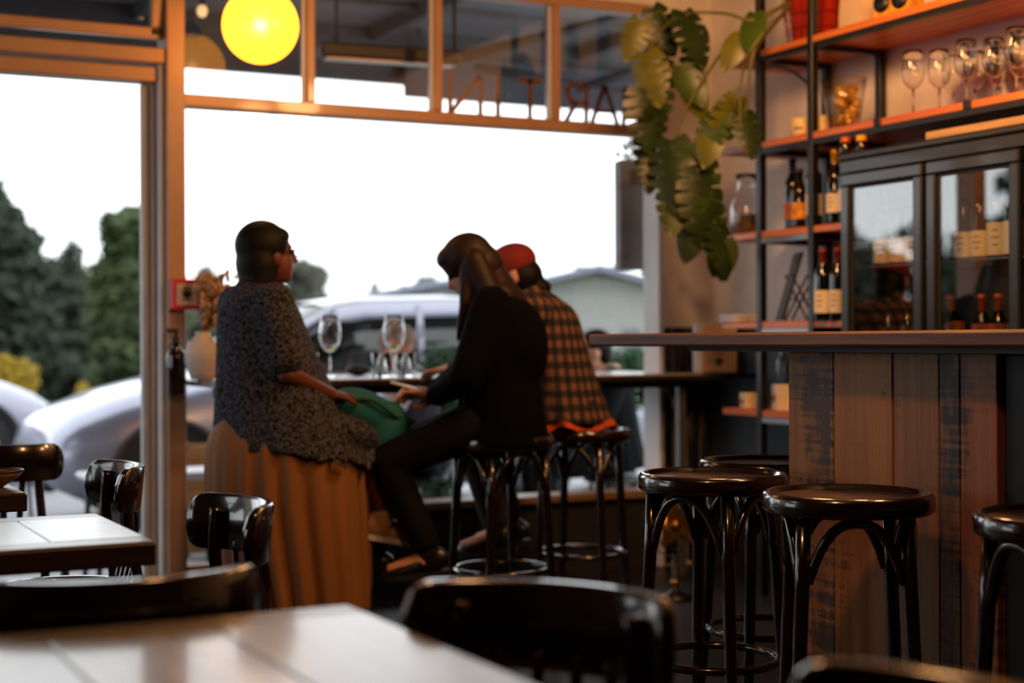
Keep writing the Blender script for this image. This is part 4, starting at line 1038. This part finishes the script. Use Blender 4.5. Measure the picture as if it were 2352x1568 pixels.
# --- person in checked shirt and red cap
q = at(1315, 1000, 6.45)
wc = thing('person', 'person in an orange and black checked shirt and red cap behind the black jumper', 'person', (q.x, q.y, 0), R(140))
J = dict(pel=(0, 0, .875), chest=(.06, 0, 1.13), neck=(.17, 0, 1.31), head=(.25, 0, 1.425), face=(1, .2, -.35), hup=(.3, 0, 1),
         shL=(.13, .175, 1.26), shR=(.13, -.175, 1.26), elL=(.30, .22, 1.03), elR=(.30, -.22, 1.04), wrL=(.50, .10, 1.02), wrR=(.50, -.08, 1.03),
         hdL=(1, -.2, 0), hdR=(1, .2, 0), hnL=(0, 0, 1), hnR=(0, 0, 1), ths=-1,
         knL=(.42, .13, .76), knR=(.42, -.13, .76), anL=(.30, .13, .36), anR=(.30, -.13, .36), toeL=(1, 0, -.1), toeR=(1, 0, -.1))
T = body(wc, J, SK_L)
hb = MB(); hb.ell((-.03, 0, -.015), (.09, .083, .085), seg=20, rings=12, M=T); hb.ell((-.085, 0, -.09), (.05, .055, .045), seg=16, rings=10, M=T)
fuse(hb, 'hair', HAIRD, wc, .009, 3)
hb = MB(); hb.ell((-.008, 0, .055), (.108, .09, .085), seg=24, rings=14, M=T)
hb.loft([[Vector((.06 + .075*math.cos(u), .08*math.sin(u), z + .02*math.cos(u)*-1)) for u in [-math.pi/2 + math.pi*i/12 for i in range(13)]] for z in (.052, .064)], M=T)
fuse(hb, 'cap', P('red_cap', (128, 26, 28), .8), wc, .008, 2)
tb = MB().loft(tunic(lambda a: .80, .18, .13, .0, .13, .21, .175, 1.34, fold=.008, folds=9))
for s_, k in ((1, 'L'), (-1, 'R')):
    sh, el, wr = Vector(J['sh'+k]), Vector(J['el'+k]), Vector(J['wr'+k])
    cap_tube(tb, sh + Vector((0, -.01*s_, 0)), el, .083, .068); cap_tube(tb, el, el.lerp(wr, .9), .066, .047)
cap_tube(tb, (.13, 0, 1.26), (.17, 0, 1.33), .1, .066)
fuse(tb, 'checked_shirt', plaid('checked_flannel'), wc, .012, 3)
tb = MB(); rg = tunic(lambda a: .775 + .02*math.sin(5*a), .185, .13, .0, .13, .212, .175, 1.34, fold=.02, folds=9)
tb.loft(rg[:2], cap=False); tb.build('shirt_hem', P('orange_hem', (206, 84, 40), .9), wc)
tb = MB(); tb.ell((0, 0, .86), (.15, .18, .11))
for s_, k in ((1, 'L'), (-1, 'R')): leg_cloth(tb, J, k, s_, .1, .075, .058, .92)
fuse(tb, 'trousers', P('dark_brown_cord', (34, 24, 20), .85), wc, .012, 3)
shoe(wc, J, 'L', boot, M['rubber']); shoe(wc, J, 'R', boot, M['rubber'])
stool(q.x + .03, q.y - .02, .7, 'bar stool under the person in the checked shirt', 'bentwood bar stools at the window')

# --- two people sitting outside at the ledge
def outsider(px, d, heading, label, jacket, trs, skin, hz, hair=None, cap_=None, collar=None, sleeve=None):
    q = at(px, 1000, d)
    r_ = thing('person', label, 'person', (q.x, q.y, 0), R(heading))
    dz = hz - 1.22
    J = dict(pel=(0, 0, .56+dz), chest=(.03, 0, .83+dz), neck=(.07, 0, 1.01+dz), head=(.12, 0, 1.13+dz), face=(1, .0, -.15), hup=(.1, 0, 1),
             shL=(.05, .18, .965+dz), shR=(.05, -.18, .965+dz), elL=(.16, .25, .73+dz), elR=(.16, -.25, .73+dz), wrL=(.36, .13, .72+dz), wrR=(.36, -.13, .72+dz),
             hdL=(1, -.3, 0), hdR=(1, .3, 0), hnL=(0, 0, 1), hnR=(0, 0, 1), ths=-1,
             knL=(.44, .13, .50+dz), knR=(.44, -.13, .50+dz), anL=(.42, .13, .10), anR=(.42, -.13, .10), toeL=(1, 0, 0), toeR=(1, 0, 0))
    T = body(r_, J, skin)
    if hair:
        hb = MB(); hb.ell((-.025, 0, .045), (.10, .085, .085), seg=20, rings=12, M=T); hb.ell((-.06, 0, -.01), (.055, .078, .075), seg=16, rings=10, M=T); fuse(hb, 'hair', hair, r_, .01, 2)
    if cap_:
        hb = MB(); hb.ell((-.012, 0, .06), (.112, .094, .085), seg=20, rings=12, M=T); fuse(hb, 'beanie', cap_, r_, .01, 2)
    tb = MB().loft(tunic(lambda a: .48+dz, .19, .14, .0, .05, .22, .18, 1.04+dz, fold=.006, folds=9))
    sl = MB()
    for s_, k in ((1, 'L'), (-1, 'R')):
        sh, el, wr = Vector(J['sh'+k]), Vector(J['el'+k]), Vector(J['wr'+k])
        tgt = sl if sleeve else tb
        cap_tube(tgt, sh + Vector((0, -.01*s_, 0)), el, .088, .075); cap_tube(tgt, el, el.lerp(wr, .9), .07, .05)
    jk = fuse(tb, 'jacket', jacket, r_, .013, 3)
    if sleeve: fuse(sl, 'sleeves', sleeve, jk, .013, 3)
    if collar:
        cb = MB(); cb.tube([(.06 + math.cos(u)*.085 + .02, math.sin(u)*.095, 1.0+dz + .035*math.cos(u+math.pi)) for u in [i*math.pi/12 for i in range(24)]], .036, 10, closed=True)
        cb.tube(bez([(.12, -.10, 1.0+dz), (.17, -.12, .88+dz), (.19, -.10, .74+dz)], 6), .034, 10); cb.tube(bez([(.12, .10, 1.0+dz), (.17, .12, .88+dz), (.19, .10, .74+dz)], 6), .034, 10)
        fuse(cb, 'collar', collar, jk, .012, 2)
    tb = MB(); tb.ell((0, 0, .53+dz), (.15, .18, .1))
    for s_, k in ((1, 'L'), (-1, 'R')): leg_cloth(tb, J, k, s_, .1, .078, .06, .92)
    fuse(tb, 'trousers', trs, r_, .013, 3)
    shoe(r_, J, 'L', boot, M['rubber']); shoe(r_, J, 'R', boot, M['rubber'])
    t = thing('outdoor_stool', 'low stool under the ' + label[label.index('person')+0:][:60].split(' sitting')[0], 'stool', (q.x, q.y, -.02), 0, 'low outdoor stools')
    MB().lathe([(.16, .42+dz), (.17, .425+dz), (.17, .45+dz), (.16, .455+dz)], 24).build('seat', M['black'], t)
    for k in range(4):
        a = math.pi/4+k*math.pi/2; MB().tube([(math.cos(a)*.13, math.sin(a)*.13, .42+dz), (math.cos(a)*.17, math.sin(a)*.17, 0)], .011, 8).build('leg', M['black'], t)
    return r_
outsider(958, 8.45, 150, 'person in a dark blue jacket with pale sleeves sitting outside', P('navy_jacket', (44, 48, 66), .9), blacktrs, SK_L, 1.19, cap_=P('grey_beanie', (150, 132, 126), .95, bump=.5), sleeve=P('pale_sleeve', (176, 174, 186), .9))
outsider(1408, 8.6, 165, 'person in a black jacket with beige fleece collar sitting outside', P('black_jacket', (8, 10, 11), .9, spec=.1), blacktrs, SK_L, 1.17, hair=HAIRD, collar=P('fleece_collar', (196, 168, 136), .95, bump=.8))
# ------------------------------------------------------------------ street
GZ = -.04
struct(MB().box((-14, WY+.06, GZ-.1), (18, 9.35, GZ)).build('pavement', P('pale_paving', (150, 152, 160), .55, var=.12, scale=1.5)))
struct(MB().box((-14, 9.35, GZ-.1), (18, 9.5, GZ+.01), .01).build('kerb', P('kerb_stone', (150, 150, 152), .7)))
struct(MB().box((-30, 9.5, GZ-.15), (40, 19, GZ-.05)).build('road', P('asphalt', (120, 120, 126), .6, var=.15)))
struct(MB().box((-60, 19, GZ-.3), (90, 130, GZ-.1)).build('ground_beyond', P('grass_verge', (78, 92, 58), .9, var=.3, scale=.6)))
# paving joints cut as separate slabs near the window
slab = P('paving_slab', (158, 160, 168), .5, var=.12, scale=2)
pav = bpy.data.objects['pavement']
sm_ = MB().box((-.445, -.445, 0), (.445, .445, .012), .006).mesh('slab'); sm_.materials.append(slab)
for i in range(9):
    for j in range(3):
        put('slab', sm_, pav, (-2.2 + i*.9, WY + .56 + j*.9, GZ))

# ------------------------------------------------------------------ verandah over the pavement
vd = struct(thing('verandah', None, None, (0, WY+.06, 2.8)))
vm_ = P('verandah_soffit', (112, 112, 114), .8, var=.1)
MB().box((-9, 0, .34), (14, 2.45, .38)).build('soffit', vm_, vd)
MB().box((-9, 2.36, 0), (14, 2.46, .42)).build('fascia', P('verandah_fascia', (70, 72, 76), .7), vd)
for x in (-2.4, -.9, .6, 2.1, 3.6, 5.1, 6.6): MB().box((x, .0, .25), (x+.05, 2.36, .34)).build('rafter', P('rafter_paint', (78, 78, 80), .8), vd)
for y in (.8, 1.6): MB().box((-9, y, .30), (14, y+.04, .34)).build('purlin', P('purlin_paint', (96, 94, 92), .8), vd)
dk = P('dark_brace', (40, 41, 43), .7)
def brace(a, b): 
    a, b = Vector(a) - Vector(vd.location), Vector(b) - Vector(vd.location); MB().tube([a, b], .028, 8).build('brace', dk, vd)
brace((3.3, 7.5, 2.62), (4.75, 7.3, 3.05)); brace((3.95, 8.2, 2.78), (5.3, 8.4, 2.70)); brace((4.7, 8.3, 2.72), (5.4, 8.1, 2.95))
t = thing('hanging_sign', 'long dark sign board hung under the verandah edge', 'sign', (6.1, 8.95, 2.70))
MB().box((-2.3, -.02, 0), (2.3, .02, .28), .004).build('board', P('sign_board', (52, 56, 66), .6), t)
for x in (-2.2, 0, 2.2): MB().box((x-.01, -.005, .28), (x+.01, .005, .45)).build('hanger', dk, t)
# infrared heater bar and festoon bulb
a, b = at(735, 120, 7.35), at(1055, 145, 7.6)
t = thing('heater_bar', 'long black outdoor heater bar hanging under the verandah', 'heater', tuple((a+b)/2))
h0 = (b-a)/2; hl = h0.length; ang = math.atan2(h0.y, h0.x)
t.rotation_euler = (0, 0, ang); bx_ = MB()
MB().box((-hl, -.06, -.02), (hl, .06, .05), .012).build('housing', P('heater_black', (34, 33, 33), .5), t)
MB().box((-hl+.03, -.045, -.026), (hl-.03, .045, -.021)).build('reflector', P('heater_reflector', (150, 120, 96), .25, metal=.9), t)
for s_ in (-.75, .95): MB().tube([(hl*s_, 0, .05), (hl*s_, 0, .64-(a.z+b.z)/2+2.5)], .009, 8).build('hanger_rod', dk, t)
p = at(468, 25, 7.6)
t = thing('festoon_bulb', 'small warm bulb hanging under the verandah beside the globe lamp', 'bulb', (p.x, p.y, p.z))
MB().ell((0, 0, 0), (.026, .026, .032), seg=16, rings=10).build('bulb', P('bulb_glow', (255, 200, 130), .4, emit=(1, .62, .28, 1.0)), t)
MB().lathe([(.014, .026), (.016, .03), (.016, .06), (.006, .065)], 12).tube([(0, 0, .06), (0, 0, 3.14-p.z)], .003, 6).build('holder', M['black'], t)

# ------------------------------------------------------------------ silver hatchback parked at the kerb
def car(name, label, x0, y0, L_, Wd, paint, z=GZ-.05, flip=1, seats=True):
    t = thing(name, label, 'car', (x0, y0, z))
    s = L_/4.1; t.scale = (1, 1, 1.07)
    st = [  # x along car, half width, low z, belt z
        (0.0, .62, .36, .50), (.05, .72, .30, .62), (.18, .80, .24, .70), (.45, .845, .22, .80), (.8, .86, .22, .88), (1.15, .87, .22, .95), (1.6, .87, .22, .985), (2.4, .87, .22, 1.0), (3.2, .87, .22, 1.02), (3.7, .86, .24, 1.02), (3.95, .82, .28, .98), (4.08, .74, .34, .88), (4.1, .66, .40, .75)]
    rings = []
    for x, hw, lo, hi in st:
        r_ = [(x*s, -hw*.9, lo), (x*s, -hw, lo+.10), (x*s, -hw*1.01, lerp(lo, hi, .55)), (x*s, -hw*.985, lerp(lo, hi, .85)), (x*s, -hw*.90, hi), (x*s, -hw*.55, hi+.035), (x*s, 0, hi+.05)]
        rings.append(r_ + [(a_, -b_, c_) for a_, b_, c_ in reversed(r_[:-1])])
    bd = MB().loft(rings).build('body', paint, t)
    gh = [(1.10, .70, .96, .97), (1.45, .73, .97, 1.18), (1.85, .74, .98, 1.39), (2.1, .74, .98, 1.43), (2.8, .74, 1.0, 1.45), (3.4, .72, 1.0, 1.41), (3.75, .70, 1.0, 1.28), (3.98, .68, 1.0, 1.02)]
    def grings(inset, sub):
        out = []
        for x, hw, lo, hi in gh:
            top = hi - sub
            out.append([(x*s, -hw-.09+inset, lo), (x*s, -lerp(hw+.06, hw-.06, .6)+inset, lerp(lo, top, .7)), (x*s, -hw+.12+inset, top), (x*s, 0, top+.02),
                        (x*s, hw-.12-inset, top), (x*s, lerp(hw+.06, hw-.06, .6)-inset, lerp(lo, top, .7)), (x*s, hw+.09-inset, lo)])
        return out
    MB().loft(grings(.0, .015)).build('windows', P('car_glass_dark', (16, 22, 20), .06, coat=.5), t)
    rr = []
    for x, hw, lo, hi in gh[2:7]:
        rr.append([(x*s, -hw+.02, hi-.13), (x*s, -hw+.08, hi-.03), (x*s, -hw*.5, hi+.012), (x*s, 0, hi+.02), (x*s, hw*.5, hi+.012), (x*s, hw-.08, hi-.03), (x*s, hw-.02, hi-.13)])
    MB().loft(rr, cap=False, closed=False).build('roof', paint, t)
    for s_ in (-1, 1):
        for (xa, za, ya), (xb, zb, yb) in (((1.12, .97, .79), (1.88, 1.36, .66)), ((2.45, 1.0, .82), (2.5, 1.38, .68)), ((3.45, 1.02, .80), (3.5, 1.34, .66))):
            MB().tube([(xa*s, s_*ya, za), (xb*s, s_*yb, zb)], .028, 8).build('pillar', paint, t)
        for xw in (.72, 3.3):
            Tm = Matrix.Translation((xw*s, s_*.80, .31)) @ Matrix.Rotation(R(90), 4, 'X')
            w_ = MB().lathe([(.02, -.09), (.29, -.09), (.31, -.06), (.31, .06), (.29, .09), (.02, .09)], 28, M=Tm).build('wheel', M['rubber'], t)
            MB().lathe([(.02, -.095*s_*-1), (.19, -.095*s_*-1), (.19, -.08*s_*-1)], 20, M=Matrix.Translation((xw*s, s_*.80, .31)) @ Matrix.Rotation(R(90), 4, 'X') @ Matrix.Scale(-1, 4, (0, 0, 1))).build('hubcap', M['alu'], w_)
            arch = [(xw*s + math.cos(u)*.37, s_*.872, .31 + math.sin(u)*.37) for u in [math.pi*i/16 for i in range(17)]]
            MB().tube(arch, .03, 8).build('wheel_arch', M['rubber'], t)
            MB().prism([(math.cos(u)*.36, math.sin(u)*.36) for u in [math.pi*i/14 for i in range(15)]], .004, Matrix.Translation((xw*s, s_*.878, .30)) @ Matrix.Rotation(R(90), 4, 'X')).build('wheel_well', M['rubber'], t)
        MB().ell((.25*s, s_*.62, .66), (.17, .10, .055), Euler((0, -.4, s_*.5)).to_matrix(), 14, 8).build('headlight', P('headlight_glass', (235, 235, 230), .08, coat=1), t)
        MB().ell((4.04*s, s_*.66, .80), (.06, .09, .14), None, 12, 8).build('tail_light', P('tail_light_red', (150, 20, 20), .15, coat=1), t)
        MB().ell((1.3*s, s_*.98, 1.02), (.07, .10, .06), None, 12, 8).build('mirror', paint, t)
        for xd in (1.35, 2.42): MB().box((xd*s, s_*.878-.004, .3), (xd*s+.008, s_*.878+.004, .95)).build('door_gap', M['rubber'], t)
        for xd in (2.15, 3.15): MB().box((xd*s, s_*.89-.008, .86), (xd*s+.16, s_*.89+.008, .885), .006).build('door_handle', paint, t)
    MB().box((-.01, -.4, .42), (.06, .4, .54), .02).build('grille', M['black'], t)
    MB().box((.0, -.55, .27), (.09, .55, .36), .02).build('lower_grille', M['black'], t)
    MB().box((-.018, -.26, .37), (.0, .26, .47)).build('number_plate', M['white'], t)
    return t
silver = P('silver_paint', (150, 153, 172), .3, metal=.5, coat=.8, var=.04)
car('hatchback', 'silver hatchback parked at the kerb outside the glass door', 1.72, 10.45, 4.15, 1.7, silver)
car('white_car', 'white car parked farther along the street at the right of the window', 5.98, 10.5, 4.1, 1.7, P('white_car_paint', (190, 194, 212), .3, coat=.6, var=.03))
fc = car('far_white_car', 'pale car driving past at the far left edge of the glass door', 2.55, 14.6, 4.1, 1.7, P('pale_car_paint', (170, 172, 190), .3, coat=.8, var=.03))
fc.rotation_euler = (0, 0, math.pi)

# ------------------------------------------------------------------ outdoor furniture
t = thing('outdoor_table', 'low white outdoor table beyond the window post', 'table', (1.92, 7.55, GZ+.012))
MB().box((-.42, -.2, .50), (.30, .2, .535), .015).build('top', M['white'], t)
for x in (-.36, .24):
    for y in (-.15, .15): MB().tube([(x, y, .5), (x*1.05, y*1.1, 0)], .014, 8).build('leg', M['black'], t)
def outdoor_chair(px, d, rz, label):
    q = at(px, 1100, d); t = thing('outdoor_chair', label, 'chair', (q.x, q.y, GZ+.012), rz, 'black outdoor chairs')
    arcp = [(-.2 + .05*(abs(u)**2), u*.23) for u in [i/8-1 for i in range(17)]]
    MB().loft([[(x, y, .66), (x-.02, y, .80), (x-.012, y, .80), (x+.008, y, .66)] for x, y in arcp], smooth=False).build('backrest', M['black'], t)
    MB().box((-.2, -.2, .43), (.2, .2, .45), .01).build('seat', M['black'], t)
    for x, y in ((-.19, -.19), (-.19, .19), (.18, -.18), (.18, .18)):
        MB().tube([(x*1.15, y*1.1, 0), (x, y, .44)] + ([(x-.01, y*1.1, .78)] if x < 0 else []), .011, 8).build('leg', M['black'], t)
outdoor_chair(-40, 8.9, R(20), 'black steel chair outside at the far left edge')
t = thing('wine_barrel', 'timber slatted crate standing outside under the window', 'crate', (2.45, 8.4, GZ+.012))
cw = wood('crate_timber', (196, 150, 96), (140, 98, 56), 'x', .7)
for k in range(5):
    MB().box((-.3, -.2, .12*k+.02), (.3, -.182, .12*k+.11), .004).build('slat', cw, t); MB().box((-.3, .182, .12*k+.02), (.3, .2, .12*k+.11), .004).build('slat', cw, t)
for x in (-.28, .24):
    for y in (-.18, .14): MB().box((x, y, 0), (x+.04, y+.04, .62)).build('corner_post', cw, t)
t.name = 'timber_crate'

# ------------------------------------------------------------------ weathered box fixed to the building's outside corner
p0 = at(1450, 620, 7.95)
t = thing('wall_box', 'tall grey box with a dark panel hanging outside at the right window edge', 'sign', (p0.x, p0.y, p0.z), R(-12))
MB().box((-.075, -.05, 0), (.075, .05, .57), .006).build('case', P('weathered_grey', (128, 132, 132), .7, var=.2), t)
MB().box((-.02, -.056, .44), (.075, -.0505, .52), .002).build('dark_panel', P('dark_brown_panel', (44, 36, 36), .6), t)
MB().box((.076, -.06, -.02), (.10, .06, .62), .003).build('edge_rail', M['black'], t)
MB().tube([(.085, 0, .6), (.085, 0, 2.9-p0.z)], .012, 8).build('hanger', M['black'], t)

# ------------------------------------------------------------------ foliage
def leafcloud(blobs, n, size, seed, flat=.5):
    rn = random.Random(seed); v_, f_ = [], []
    tot = sum(b_[3]*b_[4]*b_[5] for b_ in blobs)
    for (cx, cy, cz, rx, ry, rz) in blobs:
        for _ in range(int(n*rx*ry*rz/tot)+6):
            while True:
                u = Vector((rn.uniform(-1, 1), rn.uniform(-1, 1), rn.uniform(-1, 1)))
                if .25 < u.length < 1: break
            c_ = Vector((cx+u.x*rx, cy+u.y*ry, cz+u.z*rz)); a = Vector((rn.gauss(0, 1), rn.gauss(0, 1), rn.gauss(0, 1))).normalized(); b_ = a.orthogonal().normalized()*flat
            s_ = size*rn.uniform(.6, 1.4); k = len(v_)
            v_ += [c_-a*s_, c_+b_*s_, c_+a*s_, c_-b_*s_]; f_.append((k, k+1, k+2, k+3))
    return v_, f_
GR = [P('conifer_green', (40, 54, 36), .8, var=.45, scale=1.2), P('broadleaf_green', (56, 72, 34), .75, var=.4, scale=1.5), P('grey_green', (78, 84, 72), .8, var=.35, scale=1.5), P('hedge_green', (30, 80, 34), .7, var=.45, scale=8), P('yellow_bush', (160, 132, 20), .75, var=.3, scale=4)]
bark = P('bark', (62, 50, 42), .9, bump=.5)
def tree(name, label, px, py_top, d, wpx, mat_, seed, conifer=False, n=2600, size=.16):
    top = at(px, py_top, d); H = top.z - GZ; wd = wpx*d/FPX
    t = thing(name, label, 'tree', (top.x, top.y, GZ-.1), 0, 'trees across the street')
    rn = random.Random(seed); bl = []
    if conifer:
        for k in range(9):
            u = k/8; bl.append((rn.uniform(-.12, .12)*wd, rn.uniform(-.1, .1)*wd, H*(.12+.86*u), wd*.5*(1.04-u)**.75+.12, wd*.5*(1.04-u)**.75+.12, H*.085))
    else:
        for k in range(20):
            a = rn.uniform(0, 6.28); u = rn.uniform(.2, .93); rr = rn.uniform(0, .42)*wd*(1.05-u*.75)
            bl.append((math.cos(a)*rr, math.sin(a)*rr, H*u, wd*rn.uniform(.09, .17), wd*rn.uniform(.09, .17), H*rn.uniform(.06, .11)))
        bl.append((0, 0, H*.5, wd*.32, wd*.32, H*.3))
    v_, f_ = leafcloud(bl, n, size, seed)
    o = MB().add(v_, f_).build('crown', mat_, t); o['kind'] = 'stuff'
    MB().tube([(0, 0, 0), (wd*.02, 0, H*.45), (0, 0, H*.9)], [wd*.035+.06, wd*.025+.04, .02], 8).build('trunk', bark, t)
tree('conifer_tree', 'tallest dark conifer at the far left of the glass door', 12, 425, 27, 270, GR[0], 1, True, 7000, .15)
tree('conifer_tree', 'pointed dark conifer in the middle of the glass door', 140, 565, 30, 250, GR[0], 2, True, 5500, .15)
tree('leafy_tree', 'green leafy tree right against the door frame', 318, 455, 25, 360, GR[1], 3, False, 9000, .13)
tree('leafy_tree', 'low green tree filling the gap behind the pointed conifer', 205, 610, 38, 360, GR[1], 4, False, 7000, .17)
tree('leafy_tree', 'low dark tree below the tallest conifer', 75, 610, 42, 360, GR[0], 5, False, 7000, .18)
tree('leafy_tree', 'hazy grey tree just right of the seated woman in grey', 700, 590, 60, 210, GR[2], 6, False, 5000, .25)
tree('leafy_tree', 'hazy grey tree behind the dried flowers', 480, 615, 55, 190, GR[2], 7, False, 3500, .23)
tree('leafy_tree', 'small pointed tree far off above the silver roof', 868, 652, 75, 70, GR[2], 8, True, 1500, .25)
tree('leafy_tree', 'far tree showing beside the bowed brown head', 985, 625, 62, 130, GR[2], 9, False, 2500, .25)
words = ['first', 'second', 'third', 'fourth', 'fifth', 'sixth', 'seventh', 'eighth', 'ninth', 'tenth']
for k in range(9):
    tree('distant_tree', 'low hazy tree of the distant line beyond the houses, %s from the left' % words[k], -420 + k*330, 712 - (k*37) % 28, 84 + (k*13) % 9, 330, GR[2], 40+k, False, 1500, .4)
# trees along the side street, seen in the cooler doors
for k, (x, y, h_) in enumerate(((-10.6, 23, 3.6), (-14, 28, 4.2), (-15.6, 22.5, 5.2), (-19, 28, 4.0), (-25, 9, 5), (-24, 3, 5))):
    t = thing('side_street_tree', 'dark tree on the side street left of the shop, %s from the crossing' % nth[k], 'tree', (x, y, GZ-.1), 0, 'side street trees')
    rn = random.Random(60+k); bl = [(rn.uniform(-1.2, 1.2), rn.uniform(-1.2, 1.2), h_*rn.uniform(.3, .9), .9, .9, .8) for _ in range(14)]
    v_, f_ = leafcloud(bl, 2600, .16, 60+k); o = MB().add(v_, f_).build('crown', GR[0], t); o['kind'] = 'stuff'
    MB().tube([(0, 0, 0), (0, 0, h_*.8)], [.16, .05], 8).build('trunk', bark, t)
struct(MB().box((-60, -30, GZ-.14), (LX-.12, WY, GZ-.02)).build('side_pavement', P('side_paving', (140, 140, 146), .6, var=.12, scale=1.2)))
def bush(name, label, px, py_top, d, wpx, hm, mat_, seed, n, size, grp='green bushes', lo=0.0):
    top = at(px, py_top, d); wd = wpx*d/FPX; zb = top.z - hm
    t = thing(name, label, 'bush', (top.x, top.y, max(GZ, zb)), 0, grp)
    rn = random.Random(seed); H = top.z - max(GZ, zb)
    bl = [(rn.uniform(-.4, .4)*wd, rn.uniform(-.15, .15), H*lerp(lo, 1, rn.uniform(.4, .75)), wd*.2, .2, H*.24*(1-lo)) for _ in range(7)] + [(0, 0, H*lerp(lo, 1, .5), wd*.48, .24, H*.45*(1-lo))]
    v_, f_ = leafcloud(bl, n, size, seed); o = MB().add(v_, f_).build('foliage', mat_, t); o['kind'] = 'stuff'
    MB().tube([(0, 0, 0), (.02, 0, H*lerp(lo, 1, .5))], [.03, .015], 6).build('stem', bark, t)
bush('hedge_bush', 'bright green bush outside behind the second wine glass', 1000, 762, 9.05, 130, 1.3, GR[3], 21, 2600, .03)
bush('hedge_bush', 'green bush outside below the ledge beside the teal bag', 828, 872, 9.25, 120, 1.0, GR[3], 22, 2600, .03)
bush('hedge_bush', 'green bush outside at the right end of the ledge', 1450, 790, 9.4, 150, 1.3, GR[3], 23, 1600, .03, lo=.62)
bush('yellow_bush', 'yellow bush across the street at the far left edge', 5, 805, 22, 130, 1.8, GR[4], 24, 1800, .06, 'yellow bushes')
bush('yellow_bush', 'small yellow bush across the street left of the silver bonnet', 195, 872, 22, 26, 1.0, GR[4], 25, 700, .05, 'yellow bushes')
t = thing('wall_creeper', 'clump of leaves growing above the grey box outside', 'plant', tuple(at(1448, 350, 8.3)))
v_, f_ = leafcloud([(0, 0, 0, .08, .06, .07), (.05, .02, .05, .06, .05, .06)], 160, .018, 31); o = MB().add(v_, f_).build('foliage', GR[2], t); o['kind'] = 'stuff'
MB().tube([(.09, .0, -.1), (.06, 0, .0), (.0, 0, .05)], .004, 6).build('stem', bark, t)

# ------------------------------------------------------------------ houses beyond the road
def house(label, px0, px1, py_e, py_r, d, wall, roof, gable_px, depth=8, back=None):
    a, b_, r_ = at(px0, py_e, d), at(px1, py_e, d), at(gable_px, py_r, d)
    t = thing('house', label, 'house', (a.x, a.y, GZ-.2), -YAW, 'houses across the street')
    w_ = (px1-px0)*d/FPX; g = (gable_px-px0)*d/FPX; ze, zr = a.z-GZ+.2, r_.z-GZ+.2
    MB().add([(0, 0, 0), (w_, 0, 0), (w_, 0, ze), (g, 0, zr-.08), (0, 0, ze), (0, depth, 0), (w_, depth, 0), (w_, depth, ze), (g, depth, zr-.08), (0, depth, ze)],
             [(0, 1, 2, 3, 4), (9, 8, 7, 6, 5), (0, 4, 9, 5), (1, 6, 7, 2), (0, 5, 6, 1)]).build('wall', wall, t)
    for sx, ex in ((g, -.6), (g, w_+.6)):
        sl = (zr-ze)/(abs(g-(0 if ex < 0 else w_))+1e-6); ez = ze - .6*sl
        MB().add([(sx, -.5, zr), (ex, -.5, ez), (ex, depth, ez), (sx, depth, zr), (sx, -.5, zr+.14), (ex, -.5, ez+.14), (ex, depth, ez+.14), (sx, depth, zr+.14)],
                 [(0, 1, 2, 3), (7, 6, 5, 4), (0, 4, 5, 1), (1, 5, 6, 2), (3, 2, 6, 7)]).build('roof', roof, t)
    for k in range(3):
        MB().box((w_*(.2+.25*k), -.03, ze-2.0), (w_*(.2+.25*k)+w_*.13, .0, ze-.9), .01).build('window', P('house_window', (90, 96, 104), .15), t)
    # weatherboards across the gable end
    for k in range(int((zr-ze)/.28)+1):
        z = ze + .28*k; f_ = max(0, 1-(z-ze)/(zr-ze)); 
        if f_ > .1: MB().box((g-g*f_+.02, -.03, z), (g+(w_-g)*f_-.02, -.0, z+.26), .006).build('weatherboard', wall, t)
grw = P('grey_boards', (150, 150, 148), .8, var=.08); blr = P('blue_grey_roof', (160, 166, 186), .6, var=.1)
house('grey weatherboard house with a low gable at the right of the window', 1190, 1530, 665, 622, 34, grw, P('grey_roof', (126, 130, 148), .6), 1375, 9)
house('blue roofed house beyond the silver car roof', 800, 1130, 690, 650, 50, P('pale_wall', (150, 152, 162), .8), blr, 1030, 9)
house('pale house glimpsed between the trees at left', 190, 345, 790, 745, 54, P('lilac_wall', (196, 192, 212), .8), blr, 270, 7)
print('objects', len(bpy.data.objects), 'tris', sum(len(o.data.polygons) for o in bpy.data.objects if o.type == 'MESH'))
